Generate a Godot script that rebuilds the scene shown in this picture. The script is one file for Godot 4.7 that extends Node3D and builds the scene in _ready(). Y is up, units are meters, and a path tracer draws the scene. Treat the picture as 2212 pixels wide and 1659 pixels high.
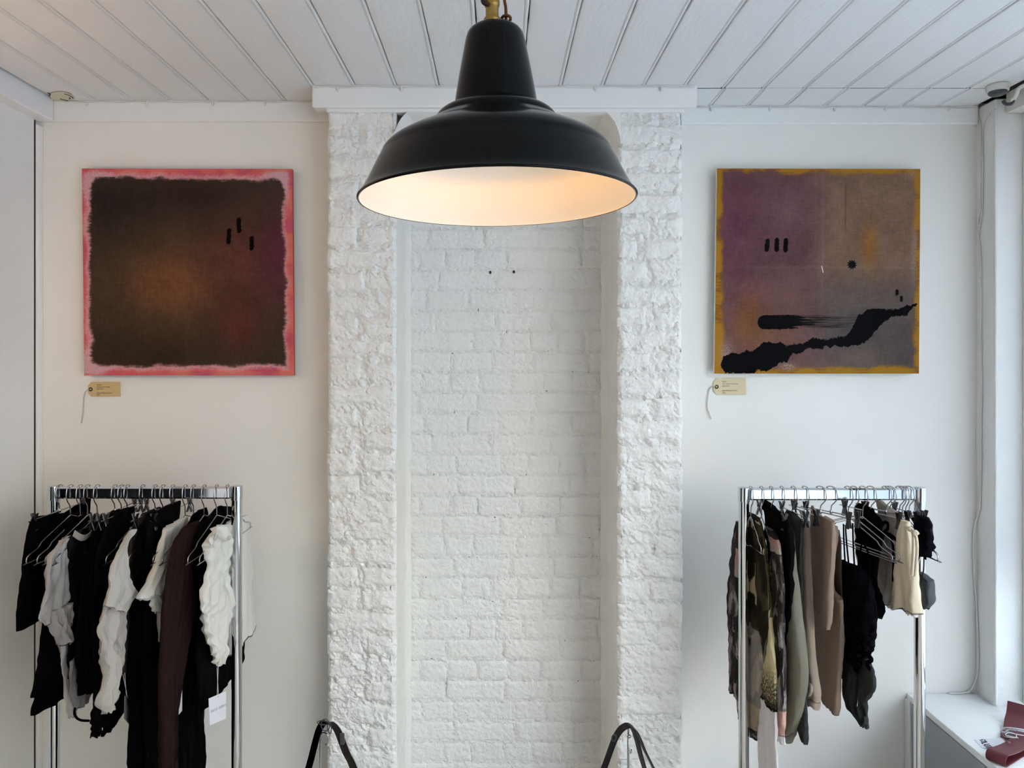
extends Node3D
# A small shop corner: painted chimney breast with a niche, two paintings, two clothes rails and a black pendant lamp.
# The eye stands at (0, 1.85, 0) and looks along -z; "depth" below means the distance in front of the eye.

const F := 1535.0       # focal length in pixels of the 2212 x 1659 frame
const CX := 1075.0      # the lens axis in that frame (the lens is shifted)
const CY := 760.0
const EYE := 1.85
const CEIL := 2.75
const RAIL := 2.2       # depth of both clothes rails

var M := {}
var rng := RandomNumberGenerator.new()
var na := FastNoiseLite.new()
var nb := FastNoiseLite.new()
var ns := FastNoiseLite.new()

# ------------------------------------------------------------------ mesh collector
class G:
	var v := PackedVector3Array()
	var uv := PackedVector2Array()
	var ix := PackedInt32Array()
	func add(p: Vector3, t := Vector2.ZERO) -> int:
		v.append(p)
		uv.append(t)
		return v.size() - 1
	func tri(a: Vector3, b: Vector3, c: Vector3, out: Vector3) -> void:
		if (c - a).cross(b - a).dot(out) < 0.0:
			var t := b
			b = c
			c = t
		for p in [a, b, c]:
			ix.append(add(p))
	func quad(a: Vector3, b: Vector3, c: Vector3, d: Vector3, out: Vector3) -> void:
		if (c - a).cross(b - a).dot(out) < 0.0:
			var t := b
			b = d
			d = t
		var k := v.size()
		add(a, Vector2(0, 1))
		add(b, Vector2(0, 0))
		add(c, Vector2(1, 0))
		add(d, Vector2(1, 1))
		ix.append_array([k, k + 1, k + 2, k, k + 2, k + 3])
	# box with chamfered edges from corner a to corner b
	func box(a: Vector3, b: Vector3, ch := 0.002, basis := Basis.IDENTITY) -> void:
		var o := (a + b) / 2.0
		var h := (b - a).abs() / 2.0
		ch = minf(ch, minf(h.x, minf(h.y, h.z)) * 0.6)
		var p := func(s: Vector3, axis: int) -> Vector3:
			var q := s * (h - Vector3.ONE * ch)
			q[axis] = s[axis] * h[axis]
			return o + basis * q
		for axis in 3:
			var u := (axis + 1) % 3
			var w := (axis + 2) % 3
			for sg in [-1.0, 1.0]:
				var c := []
				for k in [[-1, -1], [-1, 1], [1, 1], [1, -1]]:
					var s := Vector3.ZERO
					s[axis] = sg
					s[u] = k[0]
					s[w] = k[1]
					c.append(p.call(s, axis))
				var n := Vector3.ZERO
				n[axis] = sg
				quad(c[0], c[1], c[2], c[3], basis * n)
			if ch > 0.0:
				for su in [-1.0, 1.0]:
					for sw in [-1.0, 1.0]:
						var s1 := Vector3.ZERO
						s1[u] = su
						s1[w] = sw
						var n2 := s1
						s1[axis] = -1.0
						var s2 := s1
						s2[axis] = 1.0
						quad(p.call(s1, u), p.call(s1, w), p.call(s2, w), p.call(s2, u), basis * n2)
		if ch > 0.0:
			for sx in [-1.0, 1.0]:
				for sy in [-1.0, 1.0]:
					for sz in [-1.0, 1.0]:
						var s := Vector3(sx, sy, sz)
						tri(p.call(s, 0), p.call(s, 1), p.call(s, 2), basis * s)
	# rows of points, smooth; turn flips the faces
	func grid(rows: Array, closed := false, turn := false) -> int:
		var k := v.size()
		var n: int = rows[0].size()
		for j in rows.size():
			for i in n:
				add(rows[j][i], Vector2(float(i) / (n - 1 if not closed else n), float(j) / maxi(1, rows.size() - 1)))
		for j in rows.size() - 1:
			for i in (n if closed else n - 1):
				var a := k + j * n + i
				var b := k + j * n + (i + 1) % n
				var c := b + n
				var d := a + n
				if turn:
					ix.append_array([a, d, b, b, d, c])
				else:
					ix.append_array([a, b, d, b, c, d])
		return k
	func fan(ring: Array, mid: Vector3, out: Vector3) -> void:
		for i in ring.size():
			tri(ring[i], ring[(i + 1) % ring.size()], mid, out)
	func lathe(prof: Array, segs := 48, o := Vector3.ZERO) -> void:
		var rows := []
		for p in prof:
			var r := []
			for i in segs:
				var a := TAU * i / segs
				r.append(o + Vector3(p.x * cos(a), p.y, p.x * sin(a)))
			rows.append(r)
		grid(rows, true, true)
	func tube(pts: Array, rad, sides := 8, shut := true) -> void:
		var rows := []
		var up := Vector3.ZERO
		for j in pts.size():
			var t: Vector3 = (pts[mini(j + 1, pts.size() - 1)] - pts[maxi(j - 1, 0)]).normalized()
			if up == Vector3.ZERO:
				up = Vector3.UP if absf(t.y) < 0.9 else Vector3.RIGHT
			var s := t.cross(up).normalized()
			up = s.cross(t).normalized()
			var rr: float = rad[j] if rad is Array else rad
			var r := []
			for i in sides:
				var a := TAU * i / sides
				r.append(pts[j] + (s * cos(a) + up * sin(a)) * rr)
			rows.append(r)
		grid(rows, true, false)
		if shut:
			fan(rows[0], pts[0], pts[0] - pts[1])
			fan(rows[-1], pts[-1], pts[-1] - pts[-2])
	# flat band along pts; side[j] is half its width as a vector, th its thickness
	func band(pts: Array, side, th := 0.002) -> void:
		var rows := []
		for j in pts.size():
			var t: Vector3 = (pts[mini(j + 1, pts.size() - 1)] - pts[maxi(j - 1, 0)]).normalized()
			var s: Vector3 = side[j] if side is Array else side
			var n := t.cross(s).normalized() * th * 0.5
			var e := s * 0.94
			rows.append([pts[j] - s, pts[j] - e + n, pts[j] + e + n, pts[j] + s, pts[j] + e - n, pts[j] - e - n])
		grid(rows, true, false)
		fan(rows[0], pts[0], pts[0] - pts[1])
		fan(rows[-1], pts[-1], pts[-1] - pts[-2])
	# flat outline (x, y) pushed out from z0 to z1
	func slab(poly: PackedVector2Array, z0: float, z1: float, tf := Transform3D.IDENTITY) -> void:
		var t := Geometry2D.triangulate_polygon(poly)
		for z in [z0, z1]:
			for k in range(0, t.size(), 3):
				var q := []
				for m in 3:
					q.append(tf * Vector3(poly[t[k + m]].x, poly[t[k + m]].y, z))
				tri(q[0], q[1], q[2], tf.basis * Vector3(0, 0, z - (z0 + z1) / 2.0))
		var area := 0.0
		for i in poly.size():
			area += poly[i].cross(poly[(i + 1) % poly.size()])
		for i in poly.size():
			var a := poly[i]
			var b := poly[(i + 1) % poly.size()]
			var n := Vector2(b.y - a.y, a.x - b.x) * signf(area)
			quad(tf * Vector3(a.x, a.y, z0), tf * Vector3(b.x, b.y, z0), tf * Vector3(b.x, b.y, z1), tf * Vector3(a.x, a.y, z1), tf.basis * Vector3(n.x, n.y, 0))
	func done() -> ArrayMesh:
		var n := PackedVector3Array()
		n.resize(v.size())
		for k in range(0, ix.size(), 3):
			var a := ix[k]
			var b := ix[k + 1]
			var c := ix[k + 2]
			var f := (v[c] - v[a]).cross(v[b] - v[a])
			n[a] += f
			n[b] += f
			n[c] += f
		for k in n.size():
			n[k] = n[k].normalized() if n[k].length_squared() > 0.0 else Vector3.UP
		var arr := []
		arr.resize(Mesh.ARRAY_MAX)
		arr[Mesh.ARRAY_VERTEX] = v
		arr[Mesh.ARRAY_NORMAL] = n
		arr[Mesh.ARRAY_TEX_UV] = uv
		arr[Mesh.ARRAY_INDEX] = ix
		var m := ArrayMesh.new()
		m.add_surface_from_arrays(Mesh.PRIMITIVE_TRIANGLES, arr)
		return m

# ------------------------------------------------------------------ naming helpers
var used := {}
func numbered(called: String) -> String:
	used[called] = used.get(called, -1) + 1
	return called if used[called] == 0 else "%s_%03d" % [called, used[called]]

func thing(called: String, label: String, category: String, group := "") -> Node3D:
	var o := Node3D.new()
	o.name = numbered(called)
	add_child(o, true)
	tag(o, label, category, group)
	return o

func tag(o: Node3D, label: String, category: String, group := "") -> Node3D:
	o.set_meta("label", label)
	o.set_meta("category", category)
	if group:
		o.set_meta("group", group)
	return o

func part(called: String, shape, m: Material, parent: Node3D) -> MeshInstance3D:
	var o := MeshInstance3D.new()
	o.name = called
	o.mesh = shape.done() if shape is G else shape
	o.material_override = m
	parent.add_child(o, true)
	return o

func single(called: String, shape, m: Material, label: String, category: String, group := "") -> MeshInstance3D:
	var o := part(numbered(called), shape, m, self)
	tag(o, label, category, group)
	return o

func struct(called: String, shape, m: Material) -> MeshInstance3D:
	var o := part(called, shape, m, self)
	o.set_meta("kind", "structure")
	return o

func at(px: float, py: float, depth: float) -> Vector3:
	return Vector3((px - CX) * depth / F, EYE - (py - CY) * depth / F, -depth)

# a point of the upright plane at x, by where it shows from the eye
func on(px: float, py: float, x: float) -> Vector3:
	return at(px, py, x * F / (px - CX))

# smooth curve through points
func curve(pts: Array, per := 6) -> Array:
	var out := []
	for k in pts.size() - 1:
		var p0 = pts[maxi(k - 1, 0)]
		var p1 = pts[k]
		var p2 = pts[k + 1]
		var p3 = pts[mini(k + 2, pts.size() - 1)]
		for i in per:
			var t := float(i) / per
			out.append(p1.cubic_interpolate(p2, p0, p3, t))
	out.append(pts[-1])
	return out

# ------------------------------------------------------------------ materials
func mat(c: Color, rough := 0.7, metal := 0.0) -> StandardMaterial3D:
	var m := StandardMaterial3D.new()
	m.albedo_color = c
	m.roughness = rough
	m.metallic = metal
	return m

func noise_tex(freq: float, kind := FastNoiseLite.TYPE_SIMPLEX_SMOOTH, seed_ := 1, oct := 4, size := 512, ramp: Gradient = null) -> NoiseTexture2D:
	var n := FastNoiseLite.new()
	n.noise_type = kind
	n.frequency = freq
	n.seed = seed_
	n.fractal_octaves = oct
	var t := NoiseTexture2D.new()
	t.noise = n
	t.width = size
	t.height = size
	t.seamless = true
	if ramp:
		t.color_ramp = ramp
	return t

func relief(m: StandardMaterial3D, t: Texture2D, cm: float, scale := Vector3.ONE) -> StandardMaterial3D:
	m.heightmap_enabled = true
	m.heightmap_texture = t
	m.heightmap_scale = cm
	m.uv1_triplanar = true
	m.uv1_world_triplanar = true
	m.uv1_scale = scale
	return m

func tint(a: Color, b: Color, p := 0.5, q := 1.0) -> Gradient:
	var g := Gradient.new()
	g.offsets = PackedFloat32Array([p, q])
	g.colors = PackedColorArray([a, b])
	return g

func make_materials() -> void:
	var lumps := noise_tex(0.012, FastNoiseLite.TYPE_SIMPLEX_SMOOTH, 3, 5)
	var grit := noise_tex(0.03, FastNoiseLite.TYPE_SIMPLEX_SMOOTH, 5, 4)
	var cell := noise_tex(0.02, FastNoiseLite.TYPE_CELLULAR, 9, 3)
	M.wall = relief(mat(Color(0.91, 0.905, 0.885), 0.75), lumps, 0.07, Vector3.ONE * 1.4)
	M.brick = relief(mat(Color(0.90, 0.90, 0.885), 0.45), grit, 0.42, Vector3.ONE * 2.6)
	M.mortar = relief(mat(Color(0.89, 0.89, 0.875), 0.45), grit, 0.65, Vector3.ONE * 3.0)
	M.plaster = relief(mat(Color(0.91, 0.905, 0.88), 0.6), lumps, 0.5, Vector3.ONE * 2.5)
	M.board = relief(mat(Color(0.885, 0.89, 0.89), 0.5), grit, 0.10, Vector3(3.5, 3.5, 1.3))
	M.trim = relief(mat(Color(0.91, 0.915, 0.91), 0.5), lumps, 0.2, Vector3.ONE * 2.0)
	M.dark_gap = mat(Color(0.12, 0.11, 0.10), 0.9)
	M.floor = mat(Color(0.74, 0.70, 0.65), 0.5)
	M.dim = mat(Color(0.20, 0.20, 0.20), 0.8)
	M.drape = mat(Color(0.07, 0.07, 0.075), 0.9)
	M.chrome = mat(Color(0.84, 0.85, 0.86), 0.07, 1.0)
	M.steel = mat(Color(0.72, 0.72, 0.73), 0.22, 1.0)
	M.rod = mat(Color(0.50, 0.50, 0.51), 0.35, 1.0)
	M.clip = mat(Color(0.30, 0.30, 0.31), 0.3, 0.9)
	M.enamel = mat(Color(0.024, 0.027, 0.027), 0.16)
	M.enamel.metallic_specular = 0.28
	M.enamel_in = mat(Color(0.96, 0.94, 0.90), 0.45)
	M.brass = mat(Color(0.62, 0.50, 0.28), 0.35, 1.0)
	M.copper = mat(Color(0.42, 0.26, 0.15), 0.4, 0.9)
	M.flex = mat(Color(0.10, 0.07, 0.05), 0.7)
	M.cable = mat(Color(0.86, 0.86, 0.84), 0.5)
	M.plastic = mat(Color(0.84, 0.84, 0.82), 0.4)
	M.grey_plastic = mat(Color(0.22, 0.23, 0.25), 0.35)
	M.paper = mat(Color(0.90, 0.90, 0.93), 0.7)
	M.manila = mat(Color(0.80, 0.70, 0.50), 0.8)
	M.ink = mat(Color(0.07, 0.06, 0.05), 0.8)
	M.ring = mat(Color(0.20, 0.13, 0.08), 0.6)
	M.string = mat(Color(0.74, 0.71, 0.66), 0.9)
	M.white_string = mat(Color(0.88, 0.88, 0.88), 0.9)
	M.leather = mat(Color(0.012, 0.012, 0.013), 0.35)
	M.patent = mat(Color(0.010, 0.010, 0.011), 0.12)
	M.maroon = relief(mat(Color(0.36, 0.13, 0.16), 0.45), grit, 0.05, Vector3.ONE * 4.0)
	M.ply = mat(Color(0.60, 0.62, 0.64), 0.6)
	M.edge = mat(Color(0.25, 0.22, 0.2), 0.8)
	M.glass = mat(Color(1, 1, 1, 0.04), 0.02)
	M.glass.transparency = BaseMaterial3D.TRANSPARENCY_ALPHA
	M.weave = noise_tex(0.06, FastNoiseLite.TYPE_SIMPLEX_SMOOTH, 12, 3, 256)
	M.black = cloth_mat(Color(0.022, 0.022, 0.028))
	M.black_soft = cloth_mat(Color(0.040, 0.040, 0.050))
	M.black_warm = cloth_mat(Color(0.032, 0.028, 0.028))
	M.satin_black = cloth_mat(Color(0.06, 0.065, 0.08), 0.42)
	M.brown = cloth_mat(Color(0.145, 0.105, 0.098))
	M.white_cloth = cloth_mat(Color(0.84, 0.84, 0.81))
	M.pale_cloth = cloth_mat(Color(0.70, 0.685, 0.655))
	M.satin = cloth_mat(Color(0.66, 0.65, 0.64), 0.33)
	M.grey_lining = cloth_mat(Color(0.50, 0.50, 0.50))
	M.charcoal = cloth_mat(Color(0.19, 0.185, 0.185))
	M.olive = cloth_mat(Color(0.45, 0.44, 0.39))
	M.dark_olive = cloth_mat(Color(0.24, 0.25, 0.24))
	M.teal = cloth_mat(Color(0.19, 0.205, 0.20), 0.6)
	M.beige = cloth_mat(Color(0.60, 0.54, 0.48))
	M.taupe = cloth_mat(Color(0.545, 0.475, 0.42))
	M.cream = cloth_mat(Color(0.82, 0.775, 0.68))
	M.mushroom = cloth_mat(Color(0.62, 0.585, 0.55))
	M.taupe_shaded = cloth_mat(Color(0.40, 0.34, 0.30))  # same taupe fabric, darkened to stand in for shade inside the armhole
	M.slate = cloth_mat(Color(0.33, 0.34, 0.36), 0.55)
	M.navy = cloth_mat(Color(0.055, 0.062, 0.082))
	M.sheer = cloth_mat(Color(0.86, 0.84, 0.84))
	M.sheer.transparency = BaseMaterial3D.TRANSPARENCY_ALPHA
	M.sheer.albedo_color.a = 0.72
	M.sheer_white = cloth_mat(Color(0.86, 0.85, 0.81))
	M.sheer_white.transparency = BaseMaterial3D.TRANSPARENCY_ALPHA
	M.sheer_white.albedo_color.a = 0.8

func cloth_mat(c: Color, rough := 0.9) -> StandardMaterial3D:
	var m := mat(c, rough)
	m.metallic_specular = 0.12
	relief(m, M.weave, 0.05, Vector3.ONE * 12.0)
	return m

# ------------------------------------------------------------------ the scene
func _ready() -> void:
	rng.seed = 7
	na.seed = 11
	na.frequency = 1.0
	na.fractal_octaves = 3
	nb.seed = 29
	ns.seed = 51
	ns.frequency = 1.0
	ns.fractal_type = FastNoiseLite.FRACTAL_NONE
	nb.frequency = 1.0
	nb.fractal_octaves = 4
	# camera: level, facing the back wall, its lens shifted so that the horizon sits above the middle
	var cam := Camera3D.new()
	cam.name = "camera"
	cam.projection = Camera3D.PROJECTION_FRUSTUM
	cam.keep_aspect = Camera3D.KEEP_HEIGHT
	cam.near = 0.05
	cam.far = 100.0
	cam.size = 1659.0 / F * cam.near
	cam.frustum_offset = Vector2((1106.0 - CX) / F * cam.near, -(829.5 - CY) / F * cam.near)
	cam.position = Vector3(0, EYE, 0)
	add_child(cam)
	cam.current = true
	# sky: bright white haze low down, blue overhead
	var sky := ProceduralSkyMaterial.new()
	sky.sky_top_color = Color(0.84, 0.905, 0.97)
	sky.sky_horizon_color = Color(1.0, 0.985, 0.945)
	sky.sky_curve = 0.12
	sky.ground_bottom_color = Color(0.40, 0.46, 0.52)
	sky.ground_horizon_color = Color(0.75, 0.80, 0.85)
	sky.sky_energy_multiplier = 3.0
	sky.ground_energy_multiplier = 1.0
	sky.sun_angle_max = 1.0
	var env := Environment.new()
	env.background_mode = Environment.BG_SKY
	env.sky = Sky.new()
	env.sky.sky_material = sky
	env.tonemap_mode = Environment.TONE_MAPPER_LINEAR
	env.tonemap_exposure = 1.33
	env.sdfgi_enabled = true
	env.ssao_enabled = true
	env.ssil_enabled = true
	var we := WorldEnvironment.new()
	we.name = "environment"
	we.environment = env
	add_child(we)
	# sun: high behind the shop, so it lights the houses across the street and leaves the room in shade
	var sun := DirectionalLight3D.new()
	sun.name = "sun"
	sun.rotation = Vector3(deg_to_rad(-42), deg_to_rad(-78), 0)
	sun.light_energy = 3.0
	sun.light_color = Color(1.0, 0.96, 0.9)
	sun.light_angular_distance = 0.6
	sun.shadow_enabled = true
	add_child(sun)

	make_materials()
	build_room()
	build_chimney()
	build_ceiling()
	build_window()
	build_street()
	build_pendant()
	build_sconce()
	build_fill_globes()
	build_paintings()
	build_racks()
	build_left_clothes()
	build_right_clothes()
	build_bags()
	build_small_things()

# ------------------------------------------------------------------ room
const LEFT_X := -1.645
const BACK_A := 2.56      # depth of the wall in the alcove with the red painting
const BACK_B := 2.62      # and in the alcove beside the window
const PIER_Z := 2.425     # depth of the chimney's brick face
const PIER_XA := -0.580
const NICHE_XA := -0.347
const NICHE_XB := 0.410
const PIER_XB := 0.631
const NICHE_Z := 2.72

func build_room() -> void:
	var g := G.new()
	g.box(Vector3(-2.1, -0.15, -3.2), Vector3(2.2, 0.0, 4.0), 0.0)
	struct("floor", g, M.floor)
	g = G.new()
	g.box(Vector3(-2.1, 0, -BACK_A - 0.5), Vector3(-0.5, 2.9, -BACK_A), 0.0)
	g.box(Vector3(0.55, 0, -BACK_B - 0.44), Vector3(2.2, 2.9, -BACK_B), 0.0)
	g.box(Vector3(-0.5, 0, -BACK_A - 0.5), Vector3(0.55, 2.9, -NICHE_Z - 0.12), 0.0)
	struct("wall_back", g, M.wall)
	# left wall: a lining board ends just before the corner and leaves a dark gap
	g = G.new()
	g.box(Vector3(LEFT_X - 0.25, 0, -BACK_A), Vector3(LEFT_X - 0.012, 2.9, 4.0), 0.0)
	var wl := struct("wall_left", g, M.wall)
	g = G.new()
	g.box(Vector3(LEFT_X - 0.012, 0, -2.523), Vector3(LEFT_X, 2.68, 3.98), 0.002)
	part("lining_board", g, M.wall, wl)
	g = G.new()
	var rows := []
	for j in 41:
		var y := 2.66 * j / 40.0
		var wob := 0.0025 * na.get_noise_2d(y * 3.0, 4.0)
		rows.append([Vector3(LEFT_X - 0.012, y, -2.5315), Vector3(LEFT_X + 0.002, y, -2.5325 + wob), Vector3(LEFT_X + 0.006, y, -2.540 + wob * 0.5), Vector3(LEFT_X + 0.007, y, -BACK_A + 0.001)])
	g.grid(rows)
	part("corner_strip", g, M.wall, wl)
	g = G.new()
	g.box(Vector3(LEFT_X - 0.0125, 0, -2.5318), Vector3(LEFT_X - 0.0012, 2.675, -2.5228), 0.0)
	part("gap", g, M.dark_gap, wl)
	g = G.new()
	g.box(Vector3(LEFT_X - 0.25, 0, 4.0), Vector3(2.3, 2.9, 4.2), 0.0)
	struct("wall_front", g, M.dim)
	# a dark drape on the left wall beside the frame, mirrored in the chrome
	g = G.new()
	rows = []
	for j in 2:
		var r := []
		for i in 121:
			var z := -1.85 + 1.35 * i / 120.0
			r.append(Vector3(LEFT_X + 0.05 + 0.025 * sin(i * 1.05) + 0.01 * na.get_noise_1d(i * 0.3), 0.03 + 1.87 * j, z))
		rows.append(r)
	g.grid(rows)
	single("drape", g, M.drape, "dark floor-length drape on the left wall beside the camera, seen only in the chrome", "curtain")
	# beams under the ceiling
	g = G.new()
	g.box(Vector3(LEFT_X - 0.02, CEIL - 0.073, -2.60), Vector3(PIER_XA + 0.02, CEIL + 0.02, -2.545), 0.004)
	struct("trim_1", g, M.trim)
	g = G.new()
	g.box(Vector3(LEFT_X - 0.02, CEIL - 0.075, -2.543), Vector3(-1.588, CEIL + 0.02, 3.98), 0.004)
	struct("trim_2", g, M.trim)
	g = G.new()
	g.box(Vector3(PIER_XB - 0.02, CEIL - 0.066, -2.66), Vector3(1.762, CEIL + 0.02, -2.60), 0.004)
	struct("trim_3", g, M.trim)
	g = G.new()
	g.box(Vector3(-0.629, CEIL - 0.072, -2.46), Vector3(0.676, CEIL + 0.02, -2.402), 0.005)
	g.box(Vector3(-0.583, CEIL - 0.084, -2.46), Vector3(0.640, CEIL - 0.070, -2.416), 0.003)
	struct("trim_4", g, M.trim)
	# a thin painted wire pinned along the beams
	var wires := [[Vector3(-1.55, CEIL - 0.006, -2.541), Vector3(-0.66, CEIL - 0.005, -2.541), "along the beam of the alcove with the red painting"],
		[Vector3(-0.62, CEIL - 0.006, -2.399), Vector3(0.665, CEIL - 0.006, -2.399), "along the beam over the brick chimney breast"],
		[Vector3(0.70, CEIL - 0.006, -2.597), Vector3(1.74, CEIL - 0.008, -2.597), "along the beam of the alcove beside the window"]]
	for w in wires:
		g = G.new()
		var pts := []
		var n := 30
		for i in n + 1:
			var p: Vector3 = w[0].lerp(w[1], float(i) / n)
			p.y += 0.0012 * sin(i * 1.7) - 0.001
			pts.append(p)
		g.tube(pts, 0.0022, 6)
		var o := thing("wire", "thin white painted wire pinned " + w[2], "wire", "wires pinned along the beams")
		part("cable", g, M.cable, o)
		var k := 0
		var x: float = w[0].x + 0.08
		while x < w[1].x:
			g = G.new()
			var p0 := Vector3(x, CEIL - 0.010, w[0].z + 0.001)
			g.lathe([Vector2(0.0, 0.006), Vector2(0.004, 0.004), Vector2(0.0045, -0.004), Vector2(0.0036, -0.007), Vector2(0.0015, -0.011), Vector2(0.0, -0.012)], 8, p0)
			part("cable_clip", g, M.cable, o)
			x += 0.215 + 0.03 * sin(k * 2.3)
			k += 1

# one brick face: a rounded lumpy block, front at z = 0 and growing back
func brick_shape(w: float, h: float, off: Vector3, rough: float) -> G:
	var g := G.new()
	var nu := maxi(8, int(w / 0.007))
	var nv := 11
	var rows := []
	for j in nv + 1:
		var r := []
		var b := float(j) / nv * 2.0 - 1.0
		for i in nu + 1:
			var a := float(i) / nu * 2.0 - 1.0
			var x := a * w / 2.0
			var y := b * h / 2.0
			var ex := minf(1.0 - absf(a), 1.0) * w / 2.0
			var ey := (1.0 - absf(b)) * h / 2.0
			var q := off + Vector3(x, y, 0)
			var e := minf(ex, ey) + 0.007 * na.get_noise_3dv(q * 38.0) + 0.004 * nb.get_noise_3dv(q * 70.0)
			var fall := 1.0 - clampf(e / 0.011, 0.0, 1.0)
			var z := -0.010 * rough * fall * fall + rough * (0.0060 * na.get_noise_3dv(q * 13.0) + 0.0030 * nb.get_noise_3dv(q * 44.0))
			var wob := 0.004 * rough * na.get_noise_3dv(q * 22.0 + Vector3(9, 3, 5))
			r.append(Vector3(x + wob * absf(a), y + wob * absf(b), z))
		rows.append(r)
	g.grid(rows, false, false)
	return g

# lumpy sheet between two corners, u and v its edges, bulging along n
func sheet(o: Vector3, u: Vector3, v: Vector3, n: Vector3, cell: float, amp: float, freq: float, extra = null) -> G:
	var g := G.new()
	var nu := maxi(2, int(u.length() / cell))
	var nv := maxi(2, int(v.length() / cell))
	var rows := []
	for j in nv + 1:
		var r := []
		for i in nu + 1:
			var p := o + u * float(i) / nu + v * float(j) / nv
			var d := amp * (na.get_noise_3dv(p * freq) + 0.6 * nb.get_noise_3dv(p * freq * 3.0))
			if extra != null:
				d += extra.call(float(i) / nu, float(j) / nv, p)
			r.append(p + n * d)
		rows.append(r)
	g.grid(rows)
	if (u.cross(v)).dot(n) > 0.0:
		for k in range(0, g.ix.size(), 3):
			var t := g.ix[k + 1]
			g.ix[k + 1] = g.ix[k + 2]
			g.ix[k + 2] = t
	return g

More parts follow.
